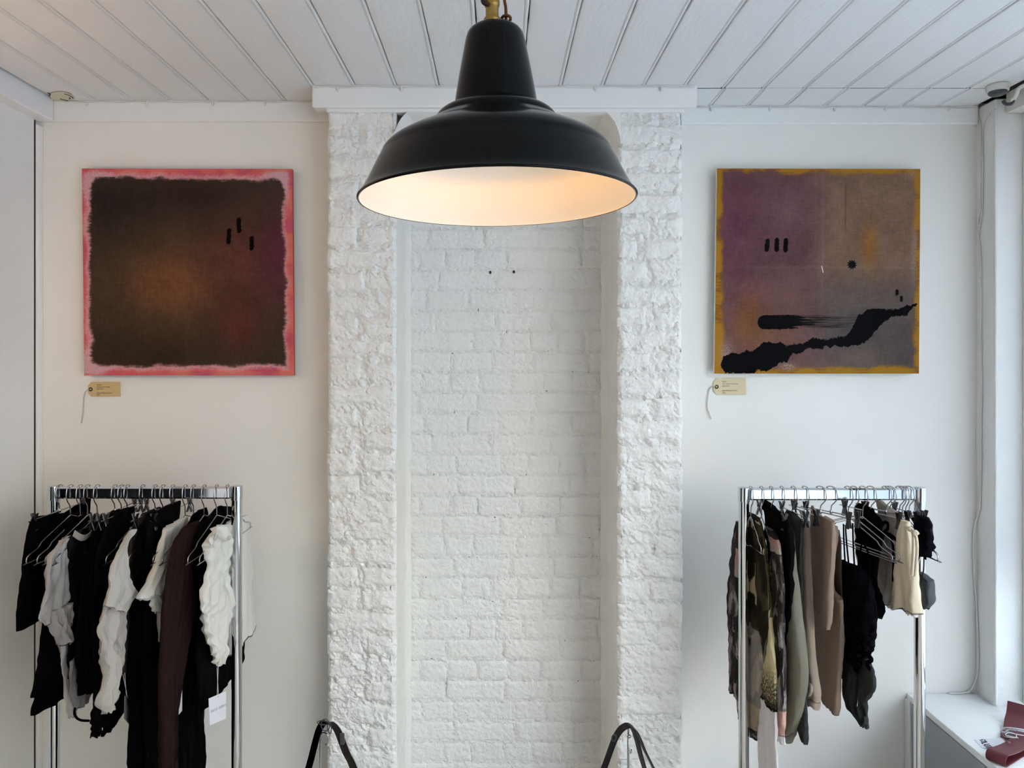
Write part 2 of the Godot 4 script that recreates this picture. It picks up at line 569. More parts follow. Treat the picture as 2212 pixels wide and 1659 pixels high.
func build_chimney() -> void:
	var top := CEIL - 0.075
	var core := G.new()
	core.box(Vector3(PIER_XA + 0.006, 0, -2.9), Vector3(NICHE_XA - 0.012, CEIL, -PIER_Z - 0.016), 0.0)
	core.box(Vector3(NICHE_XB + 0.012, 0, -2.9), Vector3(PIER_XB - 0.006, CEIL, -PIER_Z - 0.016), 0.0)
	core.box(Vector3(NICHE_XA - 0.02, 0, -2.95), Vector3(NICHE_XB + 0.02, CEIL, -NICHE_Z - 0.02), 0.0)
	core.box(Vector3(NICHE_XA - 0.02, CEIL - 0.08, -2.9), Vector3(NICHE_XB + 0.02, CEIL, -PIER_Z - 0.016), 0.0)
	var c := struct("wall_chimney", core, M.plaster)
	# mortar faces of the two piers
	var edge_roll := func(u: float, _v: float, _p: Vector3) -> float:
		var e := minf(u, 1.0 - u) * 0.235
		var f := 1.0 - clampf(e / 0.012, 0.0, 1.0)
		return -0.014 * f * f
	for s in [[PIER_XA, NICHE_XA], [NICHE_XB, PIER_XB]]:
		var g := sheet(Vector3(s[0], 0.2, -PIER_Z - 0.0035), Vector3(s[1] - s[0], 0, 0), Vector3(0, top - 0.2, 0), Vector3(0, 0, 1), 0.0048, 0.0110, 21.0, edge_roll)
		part("mortar", g, M.mortar, c)
	# flanks of the breast in the alcoves and plastered reveals of the niche
	part("flank", sheet(Vector3(PIER_XA + 0.002, 0.0, -2.60), Vector3(0, 0, 0.162), Vector3(0, CEIL, 0), Vector3(-1, 0, 0), 0.02, 0.003, 14.0), M.plaster, c)
	part("flank", sheet(Vector3(PIER_XB - 0.002, 0.0, -2.64), Vector3(0, 0, 0.202), Vector3(0, CEIL, 0), Vector3(1, 0, 0), 0.02, 0.003, 14.0), M.plaster, c)
	var chip := func(u: float, _v: float, p: Vector3) -> float:
		var f := clampf((u - 0.86) / 0.14, 0.0, 1.0)
		var b := clampf((0.14 - u) / 0.14, 0.0, 1.0)
		return -0.016 * f * f * (0.6 + 0.8 * absf(nb.get_noise_3dv(p * 24.0))) + 0.02 * b * b
	part("reveal", sheet(Vector3(NICHE_XA - 0.004, 0.2, -NICHE_Z), Vector3(0, 0, NICHE_Z - PIER_Z - 0.001), Vector3(0, top - 0.2, 0), Vector3(1, 0, 0), 0.012, 0.004, 12.0, chip), M.plaster, c)
	part("reveal", sheet(Vector3(NICHE_XB + 0.004, 0.2, -NICHE_Z), Vector3(0, 0, NICHE_Z - PIER_Z - 0.001), Vector3(0, top - 0.2, 0), Vector3(-1, 0, 0), 0.012, 0.005, 12.0, chip), M.plaster, c)
	part("niche_mortar", sheet(Vector3(NICHE_XA - 0.01, 0.1, -NICHE_Z - 0.0030), Vector3(NICHE_XB - NICHE_XA + 0.02, 0, 0), Vector3(0, CEIL - 0.1, 0), Vector3(0, 0, 1), 0.006, 0.0055, 20.0), M.mortar, c)
	# rough corner pieces that round the head of the niche
	for s in [[NICHE_XA - 0.01, 1.0, 0.100, 0.130], [NICHE_XB + 0.01, -1.0, 0.100, 0.135]]:
		var poly := PackedVector2Array([Vector2(s[0], top + 0.01)])
		for k in 15:
			var a := PI / 2.0 * k / 14.0
			var jag: float = 0.004 * na.get_noise_2d(k * 2.3, s[0] * 40.0)
			poly.append(Vector2(s[0] + s[1] * (s[2] * (1.0 - sin(a)) + jag), top + 0.01 - s[3] * (1.0 - cos(a)) + jag))
		var g := G.new()
		g.slab(poly, -PIER_Z - 0.20, -PIER_Z + 0.004)
		part("corner_infill", g, M.plaster, c)
	# bricks of the piers: one stretcher, then two headers
	var course := 0.0780
	for side in 2:
		var xa: float = [PIER_XA, NICHE_XB][side] - 0.001
		var xb: float = [NICHE_XA, PIER_XB][side] + 0.001
		var k := 0
		var y: float = [0.262, 0.290][side]
		while y + course < top + 0.03:
			var cuts := [0.0, 1.0]
			var kind := k % 2
			if rng.randf() < 0.22:
				kind = 1 - kind
			if kind == 1:
				cuts = [0.0, 0.5 + rng.randf_range(-0.06, 0.06), 1.0]
			elif rng.randf() < 0.25:
				cuts = [0.0, 0.36 + rng.randf_range(-0.04, 0.1), 1.0]
			for q in cuts.size() - 1:
				var a := lerpf(xa, xb, cuts[q]) + (0.0 if q == 0 else 0.006)
				var b := lerpf(xa, xb, cuts[q + 1]) - (0.0 if q == cuts.size() - 2 else 0.006)
				a += rng.randf_range(-0.001, 0.004)
				b -= rng.randf_range(-0.001, 0.004)
				var h := course - 0.012 + rng.randf_range(-0.003, 0.003)
				var mid := Vector3((a + b) / 2.0, y + course / 2.0 + rng.randf_range(-0.002, 0.002), -PIER_Z + rng.randf_range(-0.0025, 0.0035))
				var o := part("brick", brick_shape(b - a, h, mid, 1.0), M.brick, c)
				o.position = mid
				o.rotation = Vector3(rng.randf_range(-0.02, 0.02), rng.randf_range(-0.012, 0.012), rng.randf_range(-0.008, 0.008))
			y += course + rng.randf_range(-0.0012, 0.0012)
			k += 1
	# bricks of the niche's back
	var yy := 0.20
	var row := 0
	while yy + course < CEIL - 0.06:
		var x := NICHE_XA - 0.02 - rng.randf_range(0.0, 0.10)
		var head := row % 2 == 1
		while x < NICHE_XB + 0.01:
			var w := 0.112 if head else 0.222
			if rng.randf() < 0.25:
				w = 0.165
			w += rng.randf_range(-0.012, 0.012)
			var a := maxf(x, NICHE_XA - 0.005)
			var b := minf(x + w, NICHE_XB + 0.005)
			if b - a > 0.03:
				var mid := Vector3((a + b) / 2.0, yy + course / 2.0 + rng.randf_range(-0.002, 0.002), -NICHE_Z + 0.001 + rng.randf_range(-0.0015, 0.002))
				var o := part("brick", brick_shape(b - a - 0.008, course - 0.009, mid, 0.5), M.brick, c)
				o.position = mid
				o.rotation = Vector3(rng.randf_range(-0.012, 0.012), rng.randf_range(-0.008, 0.008), rng.randf_range(-0.006, 0.006))
			x += w
		yy += course + 0.0006
		row += 1
	# dark chips in the niche's joints
	var chips := G.new()
	for k in 34:
		var cy := 0.20 + 0.0786 * (3 + rng.randi_range(0, 22)) + rng.randf_range(-0.006, 0.006) * (1.0 + 4.0 * rng.randf() * rng.randf())
		var cx := rng.randf_range(NICHE_XA + 0.05, NICHE_XB - 0.03)
		var p := Vector3(cx, cy, -NICHE_Z - 0.0030)
		p.z += 0.0055 * (na.get_noise_3dv(p * 20.0) + 0.6 * nb.get_noise_3dv(p * 60.0)) + 0.0012
		var ring := []
		var tall := rng.randf() < 0.3
		for i in 8:
			var r := rng.randf_range(0.0010, 0.0028)
			ring.append(p + Vector3(cos(TAU * i / 8.0) * r * (0.8 if tall else 1.7), sin(TAU * i / 8.0) * r * (2.6 if tall else 0.8), rng.randf_range(-0.0008, 0.0)))
		chips.fan(ring, p + Vector3(0, 0, -0.0006), Vector3(0, 0, 1))
	var chipped := part("paint_chips", chips, mat(Color(0.33, 0.31, 0.28), 0.9), c)
	chipped.set_meta("kind", "stuff")
	# two drilled holes and old scars
	for px in [1059.0, 1110.0]:
		var g := G.new()
		var o := at(px, 588.0 - (1.0 if px > 1100 else 0.0), NICHE_Z - 0.008)
		var ring := []
		for i in 10:
			ring.append(o + Vector3(cos(TAU * i / 10.0) * 0.0048, sin(TAU * i / 10.0) * 0.0058, 0))
		g.fan(ring, o, Vector3(0, 0, 1))
		var rows := [ring, []]
		for p in ring:
			rows[1].append(p - Vector3(0, 0, 0.02))
		g.grid(rows, true)
		part("wall_plug", g, M.ink, c)

func build_ceiling() -> void:
	var slab := G.new()
	slab.box(Vector3(-2.1, CEIL + 0.016, -3.0), Vector3(2.3, CEIL + 0.25, 4.1), 0.0)
	var c := struct("ceiling", slab, M.dark_gap)
	var seams := [-256.0, -140.0, -24.0, 89.0, 203.0, 320.0, 435.0, 550.0, 668.0, 787.0, 908.0, 1025.0, 1145.0, 1259.0, 1378.0, 1496.0, 1615.0, 1730.0, 1846.0, 1965.0, 2083.0, 2202.0, 2320.0, 2436.0, 2550.0]
	var zj := 0.9 * F / CY
	for k in seams.size() - 1:
		var xa: float = (seams[k] - CX) * zj / F
		var xb: float = (seams[k + 1] - CX) * zj / F
		if xb > 2.1 or xa < -1.75:
			pass
		var short: bool = xa > 0.6
		board(c, xa, xb, -2.425 if short else -2.62, 3.98, k)
		if short:
			board(c, xa + 0.006, xb + 0.006, -2.66, -2.428, k + 50)

	# bare patch and cracks where the paint has come off in the far corner
	var up := func(px: float, py: float, drop: float) -> Vector3:
		return at(px, py, 0.9 * F / (CY - py)) - Vector3(0, drop, 0)
	var g := G.new()
	var ring := []
	for q in [[106, 203], [116, 198], [130, 196], [146, 199], [156, 205], [162, 211], [160, 216], [140, 216.5], [118, 216.5], [110, 210]]:
		ring.append(up.call(q[0], q[1], 0.0022))
	g.fan(ring, up.call(134, 208, 0.0022), Vector3.DOWN)
	part("bare_patch", g, mat(Color(0.83, 0.82, 0.72), 0.9), c)
	g = G.new()
	for q in [[[139, 201], [148, 204], [156, 208], [158, 211]], [[130, 212], [138, 214], [147, 216.5]], [[103, 199.5], [108, 201], [108, 205]], [[149, 208], [152, 210], [150, 213]]]:
		var pts := []
		for p in q:
			pts.append(up.call(p[0], p[1], 0.0024))
		g.tube(pts, 0.0016, 6)
	part("crack", g, M.ink, c)

func board(c: Node3D, xa: float, xb: float, za: float, zb: float, k: int) -> void:
	var g := G.new()
	var gap := 0.0009 + 0.0008 * absf(na.get_noise_1d(k * 7.7))
	var y := CEIL + 0.0015 * na.get_noise_1d(k * 3.1)
	var prof := [[xa + gap, 0.014], [xa + gap, 0.0035], [xa + gap + 0.003, 0.0], [xa + 0.030, 0.0], [xb - 0.0150, 0.0], [xb - 0.0135, 0.0032], [xb - 0.0115, 0.0034], [xb - 0.0100, 0.0006], [xb - 0.006, -0.0004], [xb - gap - 0.002, 0.001], [xb - gap, 0.0045], [xb - gap, 0.014]]
	var n := maxi(4, int((zb - za) / 0.10)) if zb < 0.0 else 34
	var rows := []
	for j in n + 1:
		var z := lerpf(za, minf(zb, 0.0), float(j) / n) if zb < 0.0 or j < n else zb
		var r := []
		for p in prof:
			var wob := 0.0012 * na.get_noise_3d(p[0] * 12.0, k * 5.0, z * 7.0)
			if p[0] < xa + 0.02:
				wob += 0.0016 * maxf(-0.4, na.get_noise_2d(k * 9.0, z * 5.0))
			r.append(Vector3(p[0] + wob, y + p[1] + 0.0010 * na.get_noise_3d(p[0] * 9.0, 3.0, z * 5.0), z))
		rows.append(r)
	g.grid(rows, false, false)
	if g.v.size():
		part("board", g, M.board, c)

func build_window() -> void:
	# outer wall on the street side: low wall, head and the pier in the corner
	var g := G.new()
	g.box(Vector3(1.86, 0, -2.52), Vector3(2.12, 0.56, 4.0), 0.0)
	g.box(Vector3(1.80, CEIL - 0.055, -2.515), Vector3(2.12, CEIL + 0.15, 4.0), 0.0)
	g.box(Vector3(1.86, 0.0, 3.7), Vector3(2.12, CEIL, 4.0), 0.0)
	struct("wall_right", g, M.wall)
	g = G.new()
	g.box(Vector3(1.765, 0.0, -2.64), Vector3(2.12, CEIL, -2.52), 0.006)
	struct("trim_5", g, M.trim)
	# slender quarter bead on the pier's corner
	g = G.new()
	var pts := []
	for j in 25:
		var y := 0.6 + (CEIL - 0.62) * j / 24.0
		pts.append(Vector3(1.7665 + 0.001 * na.get_noise_1d(y * 9.0), y, -2.5205))
	g.tube(pts, 0.005, 8)
	struct("trim_6", g, M.trim)
	var w := struct("window_1", null, null)
	var x0 := 1.862
	var x1 := 1.915
	var sill := 0.60
	var head := CEIL - 0.055
	g = G.new()
	g.box(Vector3(x0, sill, -2.52), Vector3(x1, head, -2.475), 0.003)
	g.box(Vector3(x0, sill, 3.655), Vector3(x1, head, 3.70), 0.003)
	g.box(Vector3(x0, sill, -2.475), Vector3(x1, sill + 0.06, 3.655), 0.003)
	g.box(Vector3(x0, head - 0.05, -2.475), Vector3(x1, head, 3.655), 0.003)
	part("frame", g, M.trim, w)
	for z in [-1.36, -0.25, 0.88, 2.0]:
		g = G.new()
		g.box(Vector3(x0, sill + 0.06, z - 0.022), Vector3(x1, head - 0.05, z + 0.022), 0.003)
		part("mullion", g, M.trim, w)
	for s in [[-2.475, -1.382], [-1.338, -0.272], [-0.228, 0.858], [0.902, 1.978], [2.022, 3.655]]:
		g = G.new()
		g.box(Vector3(1.885, sill + 0.06, s[0]), Vector3(1.889, head - 0.05, s[1]), 0.0)
		part("pane", g, M.glass, w)
	# frosted film added to the pane next to the pier to dim its daylight
	var film := mat(Color(0.92, 0.93, 0.94, 0.84), 0.9)
	film.transparency = BaseMaterial3D.TRANSPARENCY_ALPHA
	film.backlight_enabled = true
	film.backlight = Color(0.9, 0.9, 0.9)
	g = G.new()
	g.box(Vector3(1.8830, 1.16, -2.475), Vector3(1.8845, head - 0.05, -1.382), 0.0)
	part("dimming_film", g, film, w)
	g = G.new()
	g.box(Vector3(1.878, 1.10, -2.475), Vector3(1.9, 1.16, -1.382), 0.003)
	part("glazing_bar", g, M.trim, w)
	g = G.new()
	g.box(Vector3(1.8830, sill + 0.06, -2.475), Vector3(1.8845, 1.10, -1.382), 0.0)
	var thin := film.duplicate()
	thin.albedo_color.a = 0.5
	part("dimming_film", g, thin, w)  # lower film added only to dim light on the seat and wall
	# window seat: a boxed plinth under the window
	g = G.new()
	g.box(Vector3(1.512, 0, -BACK_B + 0.001), Vector3(1.858, 0.574, -2.19), 0.0)
	g.box(Vector3(1.512, 0, -2.19), Vector3(1.858, 0.574, 0.85), 0.0)
	var p := thing("window_seat", "white boxed window seat with a grey side panel under the shop window", "window seat")
	part("body", g, M.trim, p)
	g = G.new()
	g.box(Vector3(1.507, 0.57, -BACK_B + 0.0015), Vector3(1.8575, 0.592, 0.85), 0.002)
	part("top_board", g, M.trim, p)
	g = G.new()
	g.box(Vector3(1.505, 0.03, -2.585), Vector3(1.512, 0.568, -2.195), 0.001)
	part("side_panel", g, M.ply, p)
	g = G.new()
	g.box(Vector3(1.499, 0.0, -BACK_B + 0.002), Vector3(1.513, 0.575, -2.587), 0.002)
	part("end_strip", g, M.trim, p)

func build_street() -> void:
	var pav := mat(Color(0.56, 0.635, 0.715), 0.8)
	var road := mat(Color(0.33, 0.36, 0.40), 0.85)
	var stone := relief(mat(Color(0.90, 0.87, 0.81), 0.85), noise_tex(0.02, FastNoiseLite.TYPE_SIMPLEX, 8), 0.4)
	var g := G.new()
	g.box(Vector3(2.12, -0.3, -20), Vector3(4.6, -0.1, 20), 0.0)
	struct("pavement", g, pav)
	g = G.new()
	g.box(Vector3(4.6, -0.4, -20), Vector3(11.0, -0.2, 20), 0.0)
	struct("road", g, road)
	var h := thing("building", "pale rendered terrace across the street with a blue painted shopfront, seen through the window", "building")
	g = G.new()
	g.box(Vector3(11.0, -0.3, -20), Vector3(14.0, 7.5, 20), 0.0)
	part("wall", g, stone, h)
	var blue := mat(Color(0.22, 0.32, 0.62), 0.5)
	g = G.new()
	g.box(Vector3(10.9, -0.2, -13.0), Vector3(11.02, 2.9, 8.0), 0.01)
	part("shopfront", g, blue, h)
	var dark := mat(Color(0.12, 0.14, 0.17), 0.15)
	for k in 6:
		g = G.new()
		g.box(Vector3(10.85, 0.3, -12.4 + k * 3.4), Vector3(10.92, 2.2, -9.8 + k * 3.4), 0.01)
		part("shop_window", g, dark, h)
	for k in 9:
		g = G.new()
		g.box(Vector3(10.97, 4.0, -17.2 + k * 4.0), Vector3(11.05, 6.0, -15.9 + k * 4.0), 0.01)
		part("window", g, dark, h)
	# the upper floors over this room keep the sun off the pavement before it
	g = G.new()
	g.box(Vector3(-6.0, CEIL + 0.26, -8.0), Vector3(2.14, 7.0, 8.0), 0.0)
	struct("wall_upper_floors", g, stone)

# ------------------------------------------------------------------ lamps
func build_pendant() -> void:
	var d := 1.04
	var lamp := thing("pendant_lamp", "large black enamel industrial pendant lamp with a glowing white inside, hanging before the niche", "lamp")
	lamp.position = Vector3(0.002, EYE, -d)
	lamp.rotation = Vector3(0.0, 0.0, deg_to_rad(0.7))
	# outer skin, then the inner one 2 mm inside it; breaks keep creases sharp
	var neck := curve([Vector2(0.0, 0.4780), Vector2(0.012, 0.4775), Vector2(0.024, 0.4757), Vector2(0.0335, 0.4722), Vector2(0.0395, 0.4665), Vector2(0.0430, 0.4580), Vector2(0.0470, 0.4380), Vector2(0.0535, 0.4040), Vector2(0.0590, 0.3720), Vector2(0.0605, 0.3590)], 6)
	var step := curve([Vector2(0.0605, 0.3590), Vector2(0.0635, 0.3565), Vector2(0.0755, 0.3510), Vector2(0.0830, 0.3465), Vector2(0.0875, 0.3415), Vector2(0.0890, 0.3360), Vector2(0.0885, 0.3335)], 5)
	var dome := curve([Vector2(0.0885, 0.3335), Vector2(0.0930, 0.3340), Vector2(0.1010, 0.3290), Vector2(0.1140, 0.3210), Vector2(0.1370, 0.3100), Vector2(0.1548, 0.2995), Vector2(0.1645, 0.2900), Vector2(0.1690, 0.2805)], 6)
	var cone := curve([Vector2(0.1690, 0.2805), Vector2(0.1770, 0.2655), Vector2(0.1850, 0.2490), Vector2(0.1935, 0.2325), Vector2(0.1985, 0.2255), Vector2(0.2015, 0.2225), Vector2(0.2020, 0.2205), Vector2(0.2005, 0.2190), Vector2(0.1990, 0.2195)], 5)
	var g := G.new()
	for p in [neck, step, dome, cone]:
		g.lathe(p, 96)
	var shade := part("shade", g, M.enamel, lamp)
	g = G.new()
	var inner := [[Vector2(0.1990, 0.2195), Vector2(0.1965, 0.2250), Vector2(0.1832, 0.2485), Vector2(0.1662, 0.2815)], [Vector2(0.1662, 0.2815), Vector2(0.1600, 0.2895), Vector2(0.1500, 0.2975), Vector2(0.1340, 0.3070), Vector2(0.1120, 0.3175), Vector2(0.0980, 0.3255), Vector2(0.0850, 0.3315)], [Vector2(0.0850, 0.3315), Vector2(0.0580, 0.3555), Vector2(0.0515, 0.4020), Vector2(0.0400, 0.452)], [Vector2(0.0400, 0.452), Vector2(0.020, 0.461), Vector2(0.0, 0.462)]]
	for p in inner:
		g.lathe(curve(p, 6), 96)
	part("shade_lining", g, M.enamel_in, shade)
	g = G.new()
	g.lathe([Vector2(0.0, 0.462), Vector2(0.018, 0.460), Vector2(0.018, 0.425), Vector2(0.015, 0.418), Vector2(0.0, 0.418)], 24)
	part("lamp_holder", g, M.brass, lamp)
	var glow := mat(Color(1.0, 0.9, 0.75), 0.3)
	glow.emission_enabled = true
	glow.emission = Color(1.0, 0.80, 0.52)
	glow.emission_energy_multiplier = 6.0
	g = G.new()
	var b := []
	for i in 15:
		var a := PI * i / 14.0
		b.append(Vector2(0.025 * sin(a), 0.388 - 0.030 * cos(a)))
	b.append(Vector2(0.012, 0.420))
	g.lathe(curve(b, 2), 32)
	part("bulb", g, glow, lamp)
	var l := OmniLight3D.new()
	l.name = "pendant_light"
	l.light_color = Color(1.0, 0.72, 0.27)
	l.light_energy = 0.031
	l.light_size = 0.02
	l.omni_range = 8.0
	l.omni_attenuation = 2.0
	l.shadow_enabled = true
	l.position = Vector3(0, 0.388, 0)
	lamp.add_child(l)
	# brass cord grip, eye and flex
	g = G.new()
	for p in [[Vector2(0.0, 0.475), Vector2(0.0125, 0.475), Vector2(0.0125, 0.4850), Vector2(0.0105, 0.487)], [Vector2(0.0105, 0.487), Vector2(0.0095, 0.4895), Vector2(0.0095, 0.502), Vector2(0.0105, 0.503)], [Vector2(0.0105, 0.503), Vector2(0.0112, 0.505), Vector2(0.0112, 0.511), Vector2(0.0085, 0.515), Vector2(0.0, 0.516)]]:
		g.lathe(p, 24, Vector3(-0.004, 0, 0.004))
	part("cord_grip", g, M.brass, lamp)
	g = G.new()
	g.tube(curve([Vector3(-0.006, 0.512, 0.004), Vector3(-0.010, 0.535, 0.003), Vector3(-0.004, 0.60, 0.0), Vector3(0.0, 0.75, 0.0), Vector3(0.0, CEIL - EYE - 0.02, 0.0)], 8), 0.0036, 10)
	g.tube(curve([Vector3(-0.008, 0.502, 0.012), Vector3(-0.017, 0.507, 0.012), Vector3(-0.0155, 0.525, 0.008), Vector3(-0.006, 0.545, 0.004), Vector3(-0.002, 0.62, 0.0)], 8), 0.0032, 10)
	part("flex", g, M.flex, lamp)
	g = G.new()
	g.tube(curve([Vector3(0.016, 0.472, 0.004), Vector3(0.016, 0.500, 0.004), Vector3(0.014, 0.515, 0.003), Vector3(0.010, 0.56, 0.002), Vector3(0.004, 0.66, 0.0), Vector3(0.0, 0.80, 0.0)], 8), 0.0022, 8)
	var ring := []
	for i in 17:
		var a := TAU * i / 16.0
		ring.append(Vector3(0.0165 + 0.0065 * cos(a), 0.4845 + 0.0035 * sin(a), 0.006 + 0.003 * sin(a)))
	g.tube(ring, 0.0022, 8)
	part("hook", g, M.copper, lamp)
	g = G.new()
	g.lathe([Vector2(0.0, 0.0), Vector2(0.03, 0.001), Vector2(0.048, 0.012), Vector2(0.05, 0.03)], 32, Vector3(0, CEIL - EYE - 0.031, 0))
	part("ceiling_rose", g, M.plastic, lamp)

# a bare warm bulb on the left wall, outside the frame: it lights the red painting from the side
func build_sconce() -> void:
	var s := thing("wall_lamp", "warm bare bulb wall lamp on the left wall just outside the picture", "lamp")
	s.position = Vector3(LEFT_X, 2.02, -1.50)
	var g := G.new()
	g.box(Vector3(0.0, -0.05, -0.05), Vector3(0.02, 0.05, 0.05), 0.004)
	g.box(Vector3(0.018, -0.012, -0.012), Vector3(0.10, 0.012, 0.012), 0.003)
	part("bracket", g, M.brass, s)
	var glow := mat(Color(1.0, 0.9, 0.75), 0.3)
	glow.emission_enabled = true
	glow.emission = Color(1.0, 0.78, 0.5)
	glow.emission_energy_multiplier = 5.0
	g = G.new()
	var b := []
	for i in 15:
		b.append(Vector2(0.03 * sin(PI * i / 14.0), -0.03 * cos(PI * i / 14.0)))
	g.lathe(b, 24, Vector3(0.13, 0.0, 0.0))
	part("bulb", g, glow, s)
	var l := OmniLight3D.new()
	l.name = "wall_lamp_light"
	l.light_color = Color(1.0, 0.78, 0.52)
	l.light_energy = 0.11
	l.light_size = 0.025
	l.omni_range = 8.0
	l.omni_attenuation = 2.0
	l.shadow_enabled = true
	l.position = Vector3(0.13, 0.0, 0.0)
	s.add_child(l)

# two glowing globes added behind the eye as unseen fill light
func build_fill_globes() -> void:
	for x in [-0.75, 0.75]:
		var s := thing("added_fill_globe", "unseen added fill globe deeper in the shop, " + ("nearer the drape side" if x < 0.0 else "nearer the window side"), "lamp")
		s.position = Vector3(x, 2.25, 2.3)
		var glow := mat(Color(1.0, 0.95, 0.88), 0.4)
		glow.emission_enabled = true
		glow.emission = Color(1.0, 0.86, 0.68)
		glow.emission_energy_multiplier = 1.5
		var g := G.new()
		var b := []
		for i in 17:
			b.append(Vector2(0.11 * sin(PI * i / 16.0), -0.11 * cos(PI * i / 16.0)))
		g.lathe(b, 32)
		part("globe", g, glow, s)
		g = G.new()
		g.lathe([Vector2(0.0, 0.13), Vector2(0.03, 0.128), Vector2(0.035, 0.10)], 24)
		g.tube([Vector3(0, 0.12, 0), Vector3(0, CEIL - 2.25, 0)], 0.004, 8)
		part("cap_and_cord", g, M.flex, s)
		var l := OmniLight3D.new()
		l.name = "fill_light"
		l.light_color = Color(1.0, 0.93, 0.84)
		l.light_energy = 0.10
		l.light_size = 0.1
		l.omni_range = 12.0
		l.omni_attenuation = 2.0
		l.shadow_enabled = true
		s.add_child(l)

# ------------------------------------------------------------------ paintings
func smooth(a: float, b: float, x: float) -> float:
	return smoothstep(a, b, x)

func blob(p: Vector2, a: Vector2, b: Vector2, r: float) -> float:
	var t := clampf((p - a).dot(b - a) / maxf((b - a).length_squared(), 1e-9), 0.0, 1.0)
	return p.distance_to(a.lerp(b, t)) - r

func red_painting() -> ImageTexture:
	var n := 560
	var im := Image.create(n, n, false, Image.FORMAT_RGB8)
	var brush := FastNoiseLite.new()
	brush.seed = 4
	brush.frequency = 1.0
	brush.fractal_octaves = 4
	for j in n:
		for i in n:
			var u := (i + 0.5) / n
			var v := (j + 0.5) / n
			var n1 := brush.get_noise_2d(u * 5.0, v * 5.0)
			var n2 := brush.get_noise_2d(u * 60.0 + 7.0, v * 14.0)
			var n3 := brush.get_noise_2d(u * 14.0 + 3.0, v * 60.0 + 9.0)
			var n4 := brush.get_noise_2d(u * 70.0, v * 70.0)
			# coral border
			var c := Color(0.78, 0.36, 0.39).lerp(Color(0.82, 0.44, 0.39), smooth(-0.2, 0.5, n1 + 0.5 * (u - 0.3)))
			c = c.lerp(Color(0.72, 0.33, 0.40), smooth(0.1, 0.6, n3 * 0.5 - n1))
			# pale scumble between border and field, widest at the corners
			var e := minf(minf(u - 0.012, 0.975 - u), minf(v - 0.026, 0.975 - v))
			var corner := clampf(1.0 - minf(minf(Vector2(u, v).distance_to(Vector2(0.06, 0.06)), Vector2(u, v).distance_to(Vector2(0.95, 0.05))), Vector2(u, v).distance_to(Vector2(0.05, 0.95))) / 0.11, 0.0, 1.0)
			var pale := smooth(-0.010, 0.018, e + 0.020 * n1 + 0.007 * n4 + 0.03 * corner)
			c = c.lerp(Color(0.79, 0.62, 0.65), clampf(pale * (0.75 + 0.3 * corner + 0.5 * n4), 0.0, 1.0))
			# dark field
			var l := 0.030 + 0.018 * smooth(0.0, 1.0, absf(v - 0.5) * 1.2)
			var dd := minf(minf(u - l, 0.962 - u), minf(v - 0.034 - 0.018 * smooth(0.3, 0.9, u), 0.955 - v))
			var round_corner := 0.06 - (Vector2(maxf(0.06 - (u - l), 0.0), maxf(0.06 - (v - 0.034), 0.0))).length()
			dd = minf(dd, round_corner)
			dd = minf(dd, 0.05 - Vector2(maxf(0.05 - (0.962 - u), 0.0), maxf(0.05 - (v - 0.045), 0.0)).length())
			dd = minf(dd, 0.05 - Vector2(maxf(0.05 - (u - l), 0.0), maxf(0.05 - (0.955 - v), 0.0)).length())
			var field := smooth(-0.010, 0.011, dd - 0.003 + 0.020 * n1 + 0.008 * n3 + 0.006 * n4)
			var f := Color(0.165, 0.135, 0.115)
			f = f.lerp(Color(0.27, 0.185, 0.125), 0.9 * exp(-pow((u - 0.42) / 0.27, 2.0) - pow((v - 0.56) / 0.22, 2.0)))
			f = f.lerp(Color(0.32, 0.20, 0.135), 0.7 * exp(-pow((u - 0.45) / 0.16, 2.0) - pow((v - 0.55) / 0.11, 2.0)))
			f = f.lerp(Color(0.265, 0.145, 0.135), 0.75 * exp(-pow((u - 0.78) / 0.22, 2.0) - pow((v - 0.45) / 0.25, 2.0)))
			f = f.lerp(Color(0.24, 0.12, 0.16), 0.8 * exp(-pow((u - 0.94) / 0.08, 2.0) - pow((v - 0.42) / 0.22, 2.0)))
			f = f.lerp(Color(0.25, 0.12, 0.115), 0.7 * exp(-pow((u - 0.74) / 0.10, 2.0) - pow((v - 0.77) / 0.13, 2.0)))
			f = f.lerp(Color(0.115, 0.10, 0.095), 0.85 * exp(-pow((u - 0.12) / 0.22, 2.0) - pow((v - 0.16) / 0.18, 2.0)))
			f = f.lerp(Color(0.12, 0.095, 0.09), 0.7 * exp(-pow((u - 0.52) / 0.2, 2.0) - pow((v - 0.13) / 0.09, 2.0)))
			f = f.lerp(Color(0.13, 0.10, 0.08), 0.7 * exp(-pow((u - 0.30) / 0.28, 2.0) - pow((v - 0.93) / 0.13, 2.0)))
			f = f * (1.45 + 0.12 * n2 + 0.12 * n3 + 0.14 * n1)
			var cross := exp(-pow((u - 0.49) / 0.012, 2.0)) * smooth(0.2, 0.5, v) * 0.16 + exp(-pow((v - 0.513) / 0.012, 2.0)) * smooth(0.95, 0.6, u) * 0.16
			f = f.lerp(Color(0.40, 0.29, 0.21), cross)
			c = c.lerp(f, field)
			var p := Vector2(u + 0.004 * n3, v + 0.004 * n2)
			var ink := minf(blob(p, Vector2(0.7445, 0.247), Vector2(0.7445, 0.300), 0.0105), minf(blob(p, Vector2(0.698, 0.299), Vector2(0.694, 0.355), 0.0100), blob(p, Vector2(0.805, 0.335), Vector2(0.804, 0.385), 0.0098)))
			c = c.lerp(Color(0.045, 0.04, 0.04), smooth(0.0018, -0.0018, ink))
			im.set_pixel(i, j, c)
	return ImageTexture.create_from_image(im)

